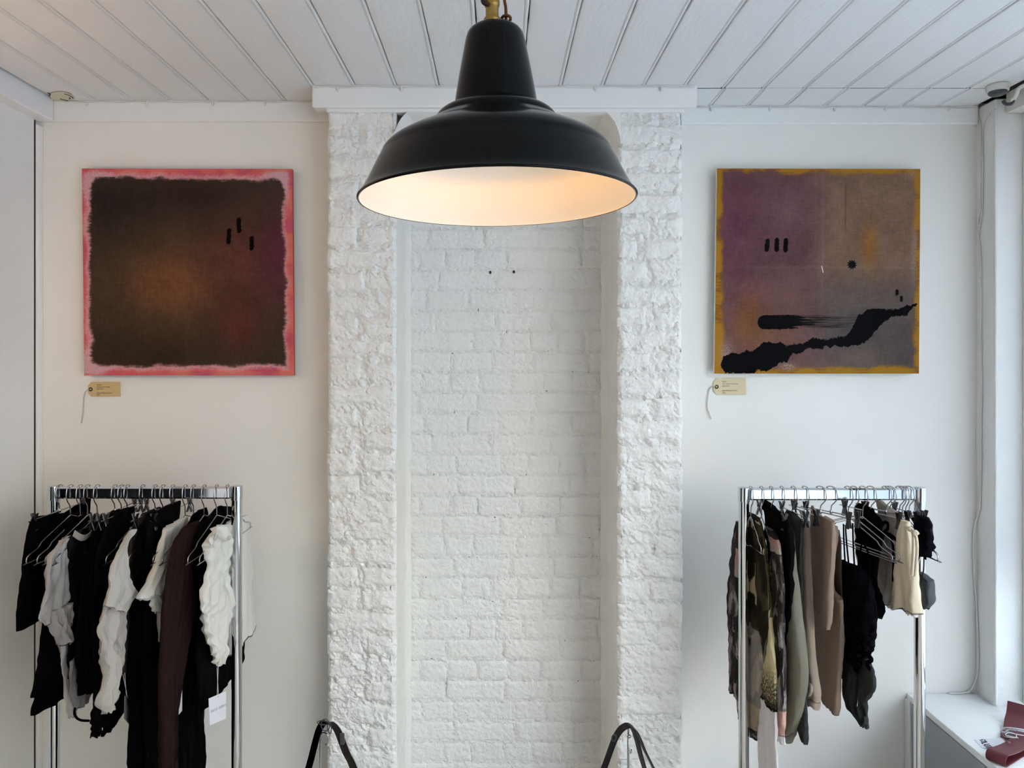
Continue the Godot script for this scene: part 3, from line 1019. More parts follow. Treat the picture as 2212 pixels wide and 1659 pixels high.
func ochre_painting() -> ImageTexture:
	var n := 640
	var im := Image.create(n, n, false, Image.FORMAT_RGB8)
	var brush := FastNoiseLite.new()
	brush.seed = 14
	brush.frequency = 1.0
	brush.fractal_octaves = 4
	# black river: outline points of its upper and lower bank
	var up := [Vector2(0.030, 0.955), Vector2(0.045, 0.915), Vector2(0.085, 0.898), Vector2(0.125, 0.905), Vector2(0.155, 0.885), Vector2(0.190, 0.892), Vector2(0.225, 0.858), Vector2(0.262, 0.842), Vector2(0.290, 0.856), Vector2(0.325, 0.848), Vector2(0.352, 0.868), Vector2(0.400, 0.858), Vector2(0.440, 0.852), Vector2(0.475, 0.828), Vector2(0.520, 0.832), Vector2(0.560, 0.832), Vector2(0.605, 0.818), Vector2(0.635, 0.822), Vector2(0.665, 0.790), Vector2(0.700, 0.720), Vector2(0.745, 0.688), Vector2(0.800, 0.680), Vector2(0.850, 0.690), Vector2(0.900, 0.684), Vector2(0.940, 0.668), Vector2(0.988, 0.660)]
	var lo := [Vector2(0.030, 0.962), Vector2(0.055, 0.996), Vector2(0.100, 1.0), Vector2(0.195, 1.0), Vector2(0.205, 0.982), Vector2(0.255, 0.990), Vector2(0.300, 0.965), Vector2(0.320, 0.945), Vector2(0.355, 0.942), Vector2(0.380, 0.905), Vector2(0.420, 0.900), Vector2(0.450, 0.878), Vector2(0.500, 0.875), Vector2(0.525, 0.880), Vector2(0.545, 0.860), Vector2(0.565, 0.876), Vector2(0.585, 0.862), Vector2(0.620, 0.868), Vector2(0.700, 0.862), Vector2(0.745, 0.845), Vector2(0.780, 0.800), Vector2(0.820, 0.755), Vector2(0.860, 0.722), Vector2(0.940, 0.715), Vector2(0.952, 0.690), Vector2(0.988, 0.662)]
	var at_x := func(l: Array, x: float) -> float:
		for k in l.size() - 1:
			if x <= l[k + 1].x:
				return lerpf(l[k].y, l[k + 1].y, clampf((x - l[k].x) / maxf(l[k + 1].x - l[k].x, 1e-6), 0.0, 1.0))
		return l[-1].y
	for i in n:
		var u := (i + 0.5) / n
		var top_y: float = at_x.call(up, u)
		var low_y: float = at_x.call(lo, u)
		for j in n:
			var v := (j + 0.5) / n
			var n1 := brush.get_noise_2d(u * 5.0, v * 5.0)
			var n2 := brush.get_noise_2d(u * 70.0 + 7.0, v * 16.0)
			var n3 := brush.get_noise_2d(u * 16.0 + 3.0, v * 70.0 + 9.0)
			var n4 := brush.get_noise_2d(u * 90.0, v * 90.0)
			# field: plum, brown and grey quarters that run into each other
			var right := smooth(0.40, 0.62, u + 0.04 * n1)
			var low := smooth(0.44, 0.62, v + 0.05 * n1)
			var c := Color(0.345, 0.245, 0.255).lerp(Color(0.415, 0.325, 0.275), right)
			c = c.lerp(Color(0.365, 0.265, 0.26).lerp(Color(0.335, 0.295, 0.275), right), low)
			c = c.lerp(Color(0.345, 0.205, 0.255), 0.75 * exp(-pow((u - 0.10) / 0.12, 2.0) - pow((v - 0.25) / 0.35, 2.0)))
			c = c.lerp(Color(0.50, 0.33, 0.14), 0.75 * exp(-pow((u - 0.755) / 0.035, 2.0) - pow((v - 0.37) / 0.11, 2.0)))
			c = c.lerp(Color(0.46, 0.27, 0.13), 0.70 * exp(-pow((u - 0.17) / 0.06, 2.0) - pow((v - 0.74) / 0.12, 2.0)))
			c = c.lerp(Color(0.42, 0.30, 0.21), 0.55 * exp(-pow((u - 0.22) / 0.16, 2.0) - pow((v - 0.80) / 0.10, 2.0)))
			c = c.lerp(Color(0.24, 0.23, 0.24), 0.60 * exp(-pow((u - 0.72) / 0.20, 2.0) - pow((v - 0.78) / 0.09, 2.0)))
			c = c.lerp(Color(0.25, 0.22, 0.23), 0.60 * exp(-pow((u - 0.93) / 0.08, 2.0) - pow((v - 0.92) / 0.12, 2.0)))
			c = c.lerp(Color(0.43, 0.32, 0.33), 0.45 * exp(-pow((u - 0.38) / 0.14, 2.0) - pow((v - 0.17) / 0.09, 2.0)))
			c = c * (1.12 + 0.08 * n2 + 0.08 * n3 + 0.12 * n1)
			var lines := 0.22 * exp(-pow((u - 0.523) / 0.006, 2.0)) * smooth(0.72, 0.6, v) + 0.12 * exp(-pow((u - 0.487) / 0.006, 2.0)) * smooth(0.5, 0.3, v) + 0.20 * exp(-pow((v - 0.482) / 0.007, 2.0)) * smooth(0.05, 0.2, u)
			c = c.lerp(Color(0.58, 0.48, 0.45), lines * (0.8 + n4))
			c = c.lerp(Color(0.27, 0.19, 0.17), 0.5 * exp(-pow((u - 0.634) / 0.0035, 2.0)) * smooth(0.06, 0.09, v) * smooth(0.34, 0.26, v))
			# ochre border
			var e := minf(minf(u - 0.030 - 0.012 * smooth(0.2, 0.9, v), 0.975 - u), minf(v - 0.020, 0.972 - v))
			var b := smooth(0.012, -0.012, e + 0.022 * n1 + 0.009 * n4 + 0.005 * n3)
			var ochre := Color(0.62, 0.44, 0.15).lerp(Color(0.50, 0.33, 0.13), smooth(0.0, 0.7, 0.5 * n3 + 1.2 * n1))
			c = c.lerp(ochre, b)
			var pale := exp(-pow((u - 0.055) / 0.03, 2.0) - pow((v - 0.90) / 0.06, 2.0)) + exp(-pow((u - 0.36) / 0.04, 2.0) - pow((v - 0.965) / 0.02, 2.0)) + 0.6 * exp(-pow((u - 0.972) / 0.014, 2.0) - pow((v - 0.40) / 0.15, 2.0)) + 0.6 * exp(-pow((u - 0.96) / 0.03, 2.0) - pow((v - 0.03) / 0.03, 2.0))
			c = c.lerp(Color(0.62, 0.52, 0.48), clampf(pale * (0.7 + 1.2 * n4), 0.0, 1.0))
			# black marks
			var p := Vector2(u + 0.003 * n3, v + 0.003 * n2)
			var ink := 1.0
			for s in [[0.253, 0.353, 0.249, 0.395], [0.2985, 0.349, 0.298, 0.395], [0.343, 0.350, 0.341, 0.397]]:
				ink = minf(ink, blob(p, Vector2(s[0], s[1]), Vector2(s[2], s[3]), 0.0108))
			ink = minf(ink, blob(p, Vector2(0.890, 0.596), Vector2(0.889, 0.612), 0.0068))
			ink = minf(ink, blob(p, Vector2(0.911, 0.626), Vector2(0.911, 0.643), 0.0066))
			var q := p - Vector2(0.668, 0.468)
			ink = minf(ink, q.length() - 0.020 - 0.004 * sin(atan2(q.y, q.x) * 11.0))
			var bar := blob(p, Vector2(0.245, 0.750), Vector2(0.50, 0.746), 0.033)
			ink = minf(ink, bar + 0.004 * n1 + 0.040 * smooth(0.36, 0.54, u + 0.10 * brush.get_noise_2d(u * 3.0, v * 110.0)))
			var river := maxf(top_y - v, v - low_y) + 0.006 * n4 + 0.009 * brush.get_noise_2d(u * 30.0, v * 30.0)
			if u > 0.028 and u < 0.989:
				ink = minf(ink, river)
			c = c.lerp(Color(0.055, 0.06, 0.068), smooth(0.0018, -0.0018, ink))
			var trail := smooth(0.40, 0.48, u) * smooth(0.98, 0.60, u) * smooth(0.034, 0.024, absf(v - 0.746 - 0.02 * (u - 0.5)))
			c = c.lerp(Color(0.11, 0.11, 0.115), trail * clampf(0.55 + 1.6 * brush.get_noise_2d(u * 4.0, v * 150.0) - 0.9 * smooth(0.5, 0.75, u), 0.0, 0.9))
			var nick := blob(Vector2(u, v), Vector2(0.520, 0.476), Vector2(0.527, 0.506), 0.0016)
			c = c.lerp(Color(0.95, 0.88, 0.85), smooth(0.0012, -0.0008, nick))
			im.set_pixel(i, j, c)
	return ImageTexture.create_from_image(im)

func build_paintings() -> void:
	var specs := [
		["large square painting of a smoky dark brown field inside a coral red border", red_painting(), [Vector2(177, 364), Vector2(631, 365), Vector2(635, 811), Vector2(182, 811)], BACK_A, 0.016, Color(0.68, 0.30, 0.30)],
		["large square painting in plum and ochre with a black river-like stroke", ochre_painting(), [Vector2(1549, 364), Vector2(1988, 365), Vector2(1985, 807), Vector2(1543, 807)], BACK_B, 0.016, Color(0.84, 0.82, 0.77)]]
	for s in specs:
		var o := thing("painting", s[0], "painting")
		var depth: float = s[3] - s[4] - 0.022
		var c: Array = s[2]
		var q := []
		for p in c:
			q.append(at(p.x, p.y, depth))
		var g := G.new()
		# front canvas with edges rolled over the stretcher
		var rows := []
		var n := 24
		for j in n + 1:
			var r := []
			for i in n + 1:
				var u := float(i) / n
				var v := float(j) / n
				var p: Vector3 = q[0].lerp(q[1], u).lerp(q[3].lerp(q[2], u), v)
				p.z += 0.0010 * na.get_noise_2d(u * 3.0, v * 3.0)
				r.append(p)
			rows.append(r)
		g.grid(rows)
		var m := mat(Color.WHITE, 0.8)
		m.albedo_texture = s[1]
		m.metallic_specular = 0.12
		m.heightmap_enabled = true
		m.heightmap_texture = s[1]
		m.heightmap_scale = 0.05
		part("canvas", g, m, o)
		g = G.new()
		var back := Vector3(0, 0, -s[4])
		for k in 4:
			var a: Vector3 = q[k]
			var b: Vector3 = q[(k + 1) % 4]
			var out: Vector3 = (a + b) / 2.0 - (q[0] + q[2]) / 2.0
			g.quad(a, b, b + back, a + back, out)
		g.quad(q[0] + back, q[1] + back, q[2] + back, q[3] + back, Vector3(0, 0, -1))
		part("canvas_edge", g, mat(s[5], 0.8), o)
		g = G.new()
		var mid: Vector3 = (q[0] + q[1]) / 2.0
		g.box(mid + Vector3(-0.15, -0.05, -s[4] - 0.0215), mid + Vector3(0.15, -0.02, -s[4]), 0.0)
		part("hanging_batten", g, M.ply, o)

func lettering(text: String, size: float, depth: float, font := "Droid Serif", bold := false) -> TextMesh:
	var t := TextMesh.new()
	var f := SystemFont.new()
	f.font_names = PackedStringArray([font])
	if bold:
		f.font_weight = 700
	t.font = f
	t.text = text
	t.font_size = 24
	t.pixel_size = size / 24.0
	t.depth = depth
	t.curve_step = 2.0
	t.horizontal_alignment = HORIZONTAL_ALIGNMENT_LEFT
	return t

func build_price_tags() -> void:
	var specs := [
		["manila luggage tag with handwriting and a string, under the red bordered painting", Vector2(190, 825), Vector2(260, 857), BACK_A, ["Mother", "Oil paint on Canvas", "April 2023", "", "Sofia Matthias Bennett", "£600"], [Vector2(193, 841), Vector2(184, 848), Vector2(181, 862), Vector2(180, 882), Vector2(179, 896), Vector2(176, 914)], 0],
		["manila luggage tag with handwriting and a string, under the plum and ochre painting", Vector2(1541, 817), Vector2(1612, 853), BACK_B, ["Island", "Oil + Acrylic on Canvas", "April 2024", "", "Sofia Matthias Bennett", "£350"], [Vector2(1546, 835), Vector2(1536, 836), Vector2(1531, 845), Vector2(1529, 858), Vector2(1527, 878), Vector2(1532, 894), Vector2(1536, 905)], 1]]
	for s in specs:
		var o := thing("swing_tag", s[0], "tag", "handwritten tags under the paintings")
		var z: float = s[3] - 0.004
		var a := at(s[1].x, s[1].y, z)
		var b := at(s[2].x, s[2].y, z)
		var w := b.x - a.x
		var h := a.y - b.y
		var poly := PackedVector2Array([Vector2(a.x, b.y + h * 0.25), Vector2(a.x + w * 0.10, b.y), Vector2(b.x, b.y + 0.001), Vector2(b.x - 0.001, a.y), Vector2(a.x + w * 0.10, a.y), Vector2(a.x, a.y - h * 0.25)])
		var g := G.new()
		g.slab(poly, -z - 0.0012, -z)
		part("card", g, M.manila if s[6] == 0 else mat(Color(0.82, 0.77, 0.64), 0.8), o)
		var hole := at([196.0, 1548.0][s[6]], [841.0, 835.5][s[6]], z)
		g = G.new()
		var ring := [[], []]
		for i in 20:
			var t := TAU * i / 20.0
			ring[0].append(hole + Vector3(cos(t) * 0.0032, sin(t) * 0.0032, 0.0006))
			ring[1].append(hole + Vector3(cos(t) * 0.0076, sin(t) * 0.0076, 0.0008))
		g.grid(ring, true)
		part("eyelet", g, M.ring, o)
		for k in s[4].size():
			if s[4][k] == "":
				continue
			var t := part("handwriting", lettering(s[4][k], 0.0072, 0.0002, "Droid Serif"), M.ink, o)
			t.position = Vector3(a.x + w * 0.27, a.y - h * (0.20 + 0.135 * k), -z + 0.0002)
			t.scale = Vector3(0.72, 0.9, 1)
		g = G.new()
		var pts := [hole + Vector3(0, 0, 0.002)]
		for p in s[5]:
			pts.append(at(p.x, p.y, z - 0.001))
		var c := curve(pts, 8)
		var c2 := []
		for i in c.size():
			c2.append(c[i] + Vector3(0.0018 * sin(i * 1.1), 0, 0.0018 * cos(i * 1.1)))
			c[i] += Vector3(-0.0018 * sin(i * 1.1), 0, -0.0010 * cos(i * 1.1))
		g.tube(c, 0.0009, 6)
		g.tube(c2, 0.0009, 6)
		part("string", g, M.string, o)

# ------------------------------------------------------------------ clothes rails and hangers
const BAR_TOP := 1.4315

func build_racks() -> void:
	for s in [[-1.373, -0.808, 1.4345, "chrome clothes rail before the left alcove, hung with black and white garments"], [0.762, 1.306, 1.4300, "chrome clothes rail beside the window, hung with printed, taupe and cream garments"]]:
		var o := thing("clothes_rail", s[3], "clothes rail")
		o.position = Vector3((s[0] + s[1]) / 2.0, 0, -RAIL)
		var w: float = (s[1] - s[0]) / 2.0
		var top: float = s[2]
		for sx in [-1.0, 1.0]:
			var g := G.new()
			g.lathe([Vector2(0.0, 0.03), Vector2(0.0158, 0.03), Vector2(0.0158, top - 0.03)], 32, Vector3(sx * w, 0, 0))
			var p := part("post", g, M.chrome, o)
			g = G.new()
			g.lathe([Vector2(0.0176, top - 0.042), Vector2(0.0178, top - 0.0415)], 32, Vector3(sx * w, 0, 0))
			g.lathe([Vector2(0.0158, top - 0.042), Vector2(0.0176, top - 0.042)], 32, Vector3(sx * w, 0, 0))
			g.lathe(curve([Vector2(0.0178, top - 0.0415), Vector2(0.0178, top - 0.004), Vector2(0.0165, top + 0.0005), Vector2(0.012, top + 0.002), Vector2(0.0, top + 0.0025)], 4), 32, Vector3(sx * w, 0, 0))
			part("corner_cap", g, M.chrome, p)
			g = G.new()
			g.box(Vector3(sx * w - 0.016, 0.0, -0.22), Vector3(sx * w + 0.016, 0.03, 0.22), 0.005)
			part("foot", g, M.chrome, o)
		var g2 := G.new()
		g2.box(Vector3(-w + 0.014, top - 0.038, -0.0115), Vector3(w - 0.014, top - 0.001, 0.0115), 0.005)
		part("rail", g2, M.chrome, o)
		g2 = G.new()
		g2.tube([Vector3(-w, 0.12, 0), Vector3(w, 0.12, 0)], 0.0125, 16)
		part("brace", g2, M.chrome, o)

func make_wire_hanger(k := 1.0) -> Node3D:
	var o := Node3D.new()
	var g := G.new()
	g.tube(curve([Vector3(0, -0.036, -0.0195), Vector3(0, -0.011, -0.0195), Vector3(0, 0.0005, -0.0125), Vector3(0, 0.0036, 0), Vector3(0, 0.0005, 0.0125), Vector3(0, -0.011, 0.0195), Vector3(0, -0.030, 0.021), Vector3(0, -0.046, 0.014), Vector3(0, -0.062, 0.002), Vector3(0, -0.092, 0)], 4), 0.00165, 8)
	part("hook", g, M.steel, o)
	g = G.new()
	var half := [Vector3(0, -0.090, 0), Vector3(0, -0.094, 0.012), Vector3(0, -0.134, 0.132), Vector3(0, -0.138, 0.140), Vector3(0, -0.146, 0.150), Vector3(0, -0.151, 0.163), Vector3(0, -0.158, 0.192), Vector3(0, -0.164, 0.203), Vector3(0, -0.172, 0.206), Vector3(0, -0.178, 0.202), Vector3(0, -0.180, 0.190)]
	var pts := []
	for i in half.size():
		half[i].z *= k
		pts.append(half[i])
	for i in range(half.size() - 1, 0, -1):
		pts.append(half[i] * Vector3(1, 1, -1))
	pts.append(half[0])
	g.tube(curve(pts, 3), 0.0016, 8)
	part("wire_frame", g, M.steel, o)
	return o

func make_clip_hanger(k := 1.0) -> Node3D:
	var o := Node3D.new()
	var g := G.new()
	g.tube(curve([Vector3(0, -0.036, -0.0195), Vector3(0, -0.011, -0.0195), Vector3(0, 0.0005, -0.0125), Vector3(0, 0.0036, 0), Vector3(0, 0.0005, 0.0125), Vector3(0, -0.011, 0.0195), Vector3(0, -0.030, 0.021), Vector3(0, -0.044, 0.012), Vector3(0, -0.056, 0.002), Vector3(0, -0.074, 0)], 4), 0.00165, 8)
	part("hook", g, M.steel, o)
	g = G.new()
	g.tube([Vector3(0, -0.076, -0.145 * k), Vector3(0, -0.076, 0.145 * k)], 0.0019, 8)
	g.lathe([Vector2(0, -0.082), Vector2(0.004, -0.081), Vector2(0.0045, -0.076), Vector2(0.004, -0.070), Vector2(0, -0.069)], 12)
	part("bar", g, M.steel, o)
	for z in [-0.12 * k, 0.12 * k]:
		g = G.new()
		for s in [-1.0, 1.0]:
			g.box(Vector3(-0.0014, -0.030, -0.007), Vector3(0.0014, 0.022, 0.007), 0.001, Basis(Vector3(0, 0, 1), s * 0.30))
		g.tube([Vector3(-0.006, 0, 0), Vector3(0.006, 0, 0)], 0.004, 10)
		var c := part("clip", g, M.clip, o)
		c.position = Vector3(0, -0.078, z)
	return o


var hangers := {}
func hang(px: float, clip: bool, label: String, group: String, turn := 0.0, k := 1.0) -> void:
	var key := "%s %.2f" % [clip, k]
	if not hangers.has(key):
		hangers[key] = make_clip_hanger(k) if clip else make_wire_hanger(k)
	var o: Node3D = hangers[key].duplicate()
	o.name = numbered("clip_hanger" if clip else "wire_hanger")
	add_child(o, true)
	o.position = Vector3((px - CX) * RAIL / F, BAR_TOP + (0.003 if px < CX else -0.0015), -RAIL)
	o.rotation.y = turn
	tag(o, label, "hanger", group)

# ------------------------------------------------------------------ garments
# A hanging piece of cloth: a flattened tube in the upright plane at x. Each row is
# [pixel row of its reference edge, pixel column of that edge, column of the other edge, half thickness, (rise of the other edge), (shift in x)].
func cloth(called: String, m: Material, parent: Node3D, x: float, rows: Array, o := {}) -> MeshInstance3D:
	var amp: float = o.get("amp", 0.007)
	var folds: float = o.get("folds", 3.0)
	var sd: float = o.get("seed", absf(x) * 37.0)
	var edge: float = o.get("edge", 0.0025)
	var hem: float = o.get("hem", 0.003)
	var wr: float = o.get("wr", 0.004)
	var flare: float = o.get("flare", 0.35)
	var per: int = o.get("per", 9)
	var n: int = o.get("n", 72)
	var efreq: float = o.get("efreq", 22.0)
	var sag: float = o.get("sag", 0.0)
	var pts := []
	for r in rows:
		var a := on(r[1], r[0], x)
		var zb: float = -x * F / (r[2] - CX)
		pts.append([Vector4(a.y, a.z, zb, r[3]), Vector2(r[4] if r.size() > 4 else 0.0, r[5] if r.size() > 5 else 0.0)])
	var ring_rows := []
	var total := (pts.size() - 1) * per
	for j in total + 1:
		var k := mini(j / per, pts.size() - 2)
		var t := float(j - k * per) / per
		var p0: Vector4 = pts[maxi(k - 1, 0)][0]
		var p1: Vector4 = pts[k][0]
		var p2: Vector4 = pts[k + 1][0]
		var p3: Vector4 = pts[mini(k + 2, pts.size() - 1)][0]
		var q := Vector4()
		for c in 4:
			q[c] = cubic_interpolate(p1[c], p2[c], p0[c], p3[c], t)
		q.x = lerpf(p1.x, p2.x, t)
		var e: Vector2 = pts[k][1].lerp(pts[k + 1][1], t)
		var v := float(j) / total
		var grow := lerpf(flare, 1.0, smoothstep(0.0, 0.85, v))
		var ring := []
		for i in n:
			var a := TAU * i / n
			var s := (1.0 - cos(a)) / 2.0
			var side := signf(sin(a)) * pow(absf(sin(a)), 0.65)
			var y := q.x + e.x * s - sag * sin(PI * s) * (1.0 - v) * (1.0 - v)
			var z := lerpf(q.y, q.z, s)
			var ph := ns.get_noise_2d(y * 3.0 + sd, sd) * 3.0
			var rip := sin(TAU * folds * s + ph + sd) * 0.6 + sin(TAU * folds * 1.9 * s - ph * 1.3 + sd * 2.0) * 0.4
			var xx := x + e.y + side * absf(q.w) + amp * grow * rip * sin(PI * clampf(s * 1.0, 0.06, 0.94))
			xx += wr * (ns.get_noise_3d(z * 16.0 + sd, y * 8.0, side * 1.2) + 0.5 * ns.get_noise_3d(z * 30.0 + y * 18.0 + sd, y * 22.0 - z * 14.0, side * 1.2 + 5.0))
			z += edge * cos(a) * ns.get_noise_2d(y * efreq + sd, signf(cos(a)) * 3.0) * 2.0
			if o.has("frill"):
				z += o.frill * cos(a) * sin(y * o.get("frill_freq", 190.0) + sd + 1.5 * ns.get_noise_1d(y * 20.0))
				xx += o.frill * 0.8 * absf(cos(a)) * cos(y * o.get("frill_freq", 190.0) * 0.9 + sd)
			y += hem * smoothstep(0.8, 1.0, v) * ns.get_noise_2d(s * 4.0 + sd, side * 0.08) * 2.0
			ring.append(Vector3(xx, y, z))
		ring_rows.append(ring)
	var g := G.new()
	# the hem is turned in so the tube looks hollow from below
	var last: Array = ring_rows[-1]
	var mid := Vector3.ZERO
	for p in last:
		mid += p / n
	var tuck := []
	for p in last:
		tuck.append(p.lerp(mid, 0.12) + Vector3(0, 0.012, 0))
	ring_rows.append(tuck)
	g.grid(ring_rows, true, x > 0.0)
	g.fan(tuck, mid + Vector3(0, 0.03, 0), Vector3.DOWN)
	var tm := Vector3.ZERO
	for p in ring_rows[0]:
		tm += p / n
	g.fan(ring_rows[0], tm + Vector3(0, 0.002, 0), Vector3.UP)
	return part(called, g, m, parent)

func ribbon(called: String, m: Material, parent: Node3D, x: float, px: Array, width: float, th := 0.0025, twist := 0.0) -> MeshInstance3D:
	var p := []
	for q in px:
		p.append(on(q[0], q[1], x + (q[2] if q.size() > 2 else 0.0)))
	p = curve(p, 6)
	var side := []
	for j in p.size():
		var t: Vector3 = (p[mini(j + 1, p.size() - 1)] - p[maxi(j - 1, 0)]).normalized()
		var s := t.cross(Vector3(1, 0, 0)).normalized()
		side.append(s.rotated(t, twist * j / p.size()) * width / 2.0)
	var g := G.new()
	g.band(p, side, th)
	return part(called, g, m, parent)

func cord(called: String, m: Material, parent: Node3D, x: float, px: Array, r: float) -> MeshInstance3D:
	var p := []
	for q in px:
		p.append(on(q[0], q[1], x + (q[2] if q.size() > 2 else 0.0)))
	var g := G.new()
	g.tube(curve(p, 6), r, 8)
	return part(called, g, m, parent)

func build_left_clothes() -> void:
	var gr := "hangers on the left clothes rail"
	var hooks := [[129, true, "the short black skirt at the wall end"], [152, false, "the long black dress with a slanted hem"], [173, false, "the plain black top behind the satin tee"], [189, false, "the grey satin short-sleeved tee"], [210, false, "the black satin top with a cord"], [248, true, "the black skirt with a grey lining"], [262, true, "the plain black skirt next to the ruffled shorts"], [275, true, "the black ruffled shorts"], [308, false, "the pale pleated long-sleeved shirt"], [335, true, "the charcoal cable knit"], [352, false, "the floor-length black dress"], [373, true, "the black trousers behind the long dress"], [400, false, "the sheer white fluted blouse"], [418, false, "the black trousers behind the brown dress"], [441, false, "the dark brown pleated dress"], [468, false, "the black tunic behind the white ruffled top"], [491, false, "the white ruffled top by the chrome post"]]
	for h in hooks:
		hang(h[0], h[1], ("steel clip hanger holding " if h[1] else "bare steel wire hanger holding ") + h[2], gr)
	var cg := "garments on the left clothes rail"
	var o := thing("skirt", "short black skirt clipped at the wall end of the left clothes rail", "skirt", cg)
	cloth("body", M.black, o, -1.356, [[1116, 72, 196, 0.008, 0.004], [1126, 65, 196, 0.011, 0.004], [1150, 57, 192, 0.013], [1200, 51, 190, 0.016], [1290, 43, 185, 0.018], [1366, 37, 178, 0.020]], {"amp": 0.006, "folds": 2.0, "edge": 0.001, "sag": 0.055})
	o = thing("dress", "long black dress with a slanted layered hem, beside the short black skirt", "dress", cg)
	cloth("under_layer", M.black, o, -1.328, [[1400, 92, 205, 0.010], [1460, 88, 205, 0.014], [1510, 78, 205, 0.018, -0.02], [1545, 72, 205, 0.020, -0.035]], {"amp": 0.008, "folds": 2.0})
	cloth("body", M.black_soft, o, -1.318, [[1126, 142, 176, 0.008], [1150, 122, 190, 0.010], [1180, 104, 196, 0.011], [1250, 96, 200, 0.012], [1330, 92, 204, 0.013], [1400, 87, 204, 0.014], [1460, 78, 203, 0.016], [1508, 67, 196, 0.018, -0.02]], {"amp": 0.006, "folds": 2.5})
	o = thing("top", "plain black top hanging just behind the grey satin tee", "top", cg)
	cloth("body", M.black, o, -1.293, [[1112, 176, 192, 0.006], [1124, 152, 196, 0.010], [1160, 128, 200, 0.011], [1220, 112, 205, 0.012], [1300, 104, 205, 0.013], [1380, 108, 205, 0.013], [1425, 118, 200, 0.013]], {"folds": 2.0})
	o = thing("tee", "grey white satin tee with a crumpled short sleeve and a long sheer panel", "tee", cg)
	cloth("body", M.satin, o, -1.268, [[1163, 138, 152, 0.008], [1178, 128, 180, 0.011], [1210, 114, 188, 0.013], [1270, 112, 192, 0.014], [1340, 116, 194, 0.014], [1390, 124, 192, 0.013], [1412, 130, 190, 0.012]], {"folds": 2.0, "amp": 0.006})
	cloth("sleeve", M.satin, o, -1.247, [[1168, 134, 148, 0.005], [1185, 121, 146, 0.007], [1205, 109, 146, 0.009], [1225, 104, 146, 0.010], [1280, 96, 147, 0.012], [1318, 89, 147, 0.013, 0.004], [1336, 85, 142, 0.013, 0.010], [1350, 97, 122, 0.010]], {"folds": 2.0, "amp": 0.008, "wr": 0.008, "edge": 0.0015})
	cloth("cuff", M.satin, o, -1.243, [[1322, 108, 147, 0.016], [1350, 112, 147, 0.018], [1372, 120, 148, 0.017], [1395, 130, 148, 0.012]], {"folds": 3.0, "amp": 0.008, "wr": 0.012, "edge": 0.002})
	cloth("sheer_panel", M.sheer, o, -1.258, [[1396, 132, 150, 0.004], [1440, 135, 150, 0.005], [1490, 140, 156, 0.006], [1530, 144, 164, 0.007], [1553, 148, 165, 0.006]], {"folds": 2.0, "amp": 0.004})
	o = thing("top", "black satin top with a pale inner collar and a dangling black cord", "top", cg)
	cloth("body", M.satin_black, o, -1.238, [[1150, 163, 204, 0.007], [1164, 153, 212, 0.010], [1180, 147, 216, 0.012], [1250, 145, 220, 0.014], [1340, 147, 222, 0.014], [1400, 149, 222, 0.014], [1468, 152, 222, 0.013]], {"folds": 3.0, "amp": 0.008, "wr": 0.008})
	ribbon("collar", M.pale_cloth, o, -1.222, [[160, 1152], [170, 1159], [180, 1162], [190, 1158], [201, 1146]], 0.018, 0.003, 0.5)
	cord("tie_cord", M.black, o, -1.205, [[169, 1462], [168, 1500], [163, 1524], [161, 1540], [166, 1551], [176, 1556], [192, 1557]], 0.0034)
	o = thing("skirt", "black skirt showing a curved grey lining below its hem", "skirt", cg)
	cloth("body", M.black_warm, o, -1.185, [[1112, 226, 262, 0.008], [1132, 205, 266, 0.011], [1200, 188, 266, 0.013], [1320, 172, 266, 0.014], [1440, 166, 264, 0.014], [1502, 170, 250, 0.014, -0.03]], {"folds": 2.5})
	cloth("lining", M.grey_lining, o, -1.206, [[1430, 150, 232, 0.006], [1480, 152, 226, 0.007], [1515, 155, 212, 0.008], [1536, 163, 190, 0.006]], {"folds": 2.0, "amp": 0.004})
	o = thing("skirt", "plain black skirt hanging behind the pale pleated shirt sleeve", "skirt", cg)
	cloth("body", M.black, o, -1.163, [[1112, 235, 275, 0.007], [1136, 215, 278, 0.009], [1200, 200, 278, 0.010], [1320, 190, 276, 0.011], [1450, 186, 274, 0.012], [1500, 188, 270, 0.012]], {"folds": 2.0})
	o = thing("shorts", "black ruffled shorts whose ragged hem shows below the pale sleeve", "shorts", cg)
	cloth("body", M.black_soft, o, -1.143, [[1110, 250, 288, 0.007], [1136, 228, 290, 0.009], [1200, 210, 290, 0.011], [1330, 202, 290, 0.012], [1450, 204, 288, 0.013], [1525, 205, 284, 0.014], [1545, 206, 282, 0.012]], {"folds": 3.0})
	cloth("leg", M.black_soft, o, -1.137, [[1520, 205, 226, 0.010], [1555, 200, 219, 0.012], [1575, 204, 216, 0.010], [1592, 203, 216, 0.011]], {"frill": 0.002, "frill_freq": 300.0})
	cloth("leg", M.black_soft, o, -1.147, [[1520, 214, 284, 0.012], [1556, 219, 279, 0.013], [1575, 225, 268, 0.012, 0.01], [1588, 222, 252, 0.010, 0.008]], {"frill": 0.002, "frill_freq": 300.0})
	o = thing("shirt", "pale grey pleated shirt with a long twisted bell sleeve, left of the floor-length black dress", "shirt", cg)
	cloth("body", M.pale_cloth, o, -1.102, [[1140, 284, 292, 0.005], [1160, 272, 298, 0.008], [1200, 262, 300, 0.010], [1300, 262, 296, 0.011], [1400, 262, 292, 0.011], [1450, 264, 286, 0.010]], {"folds": 4.0})
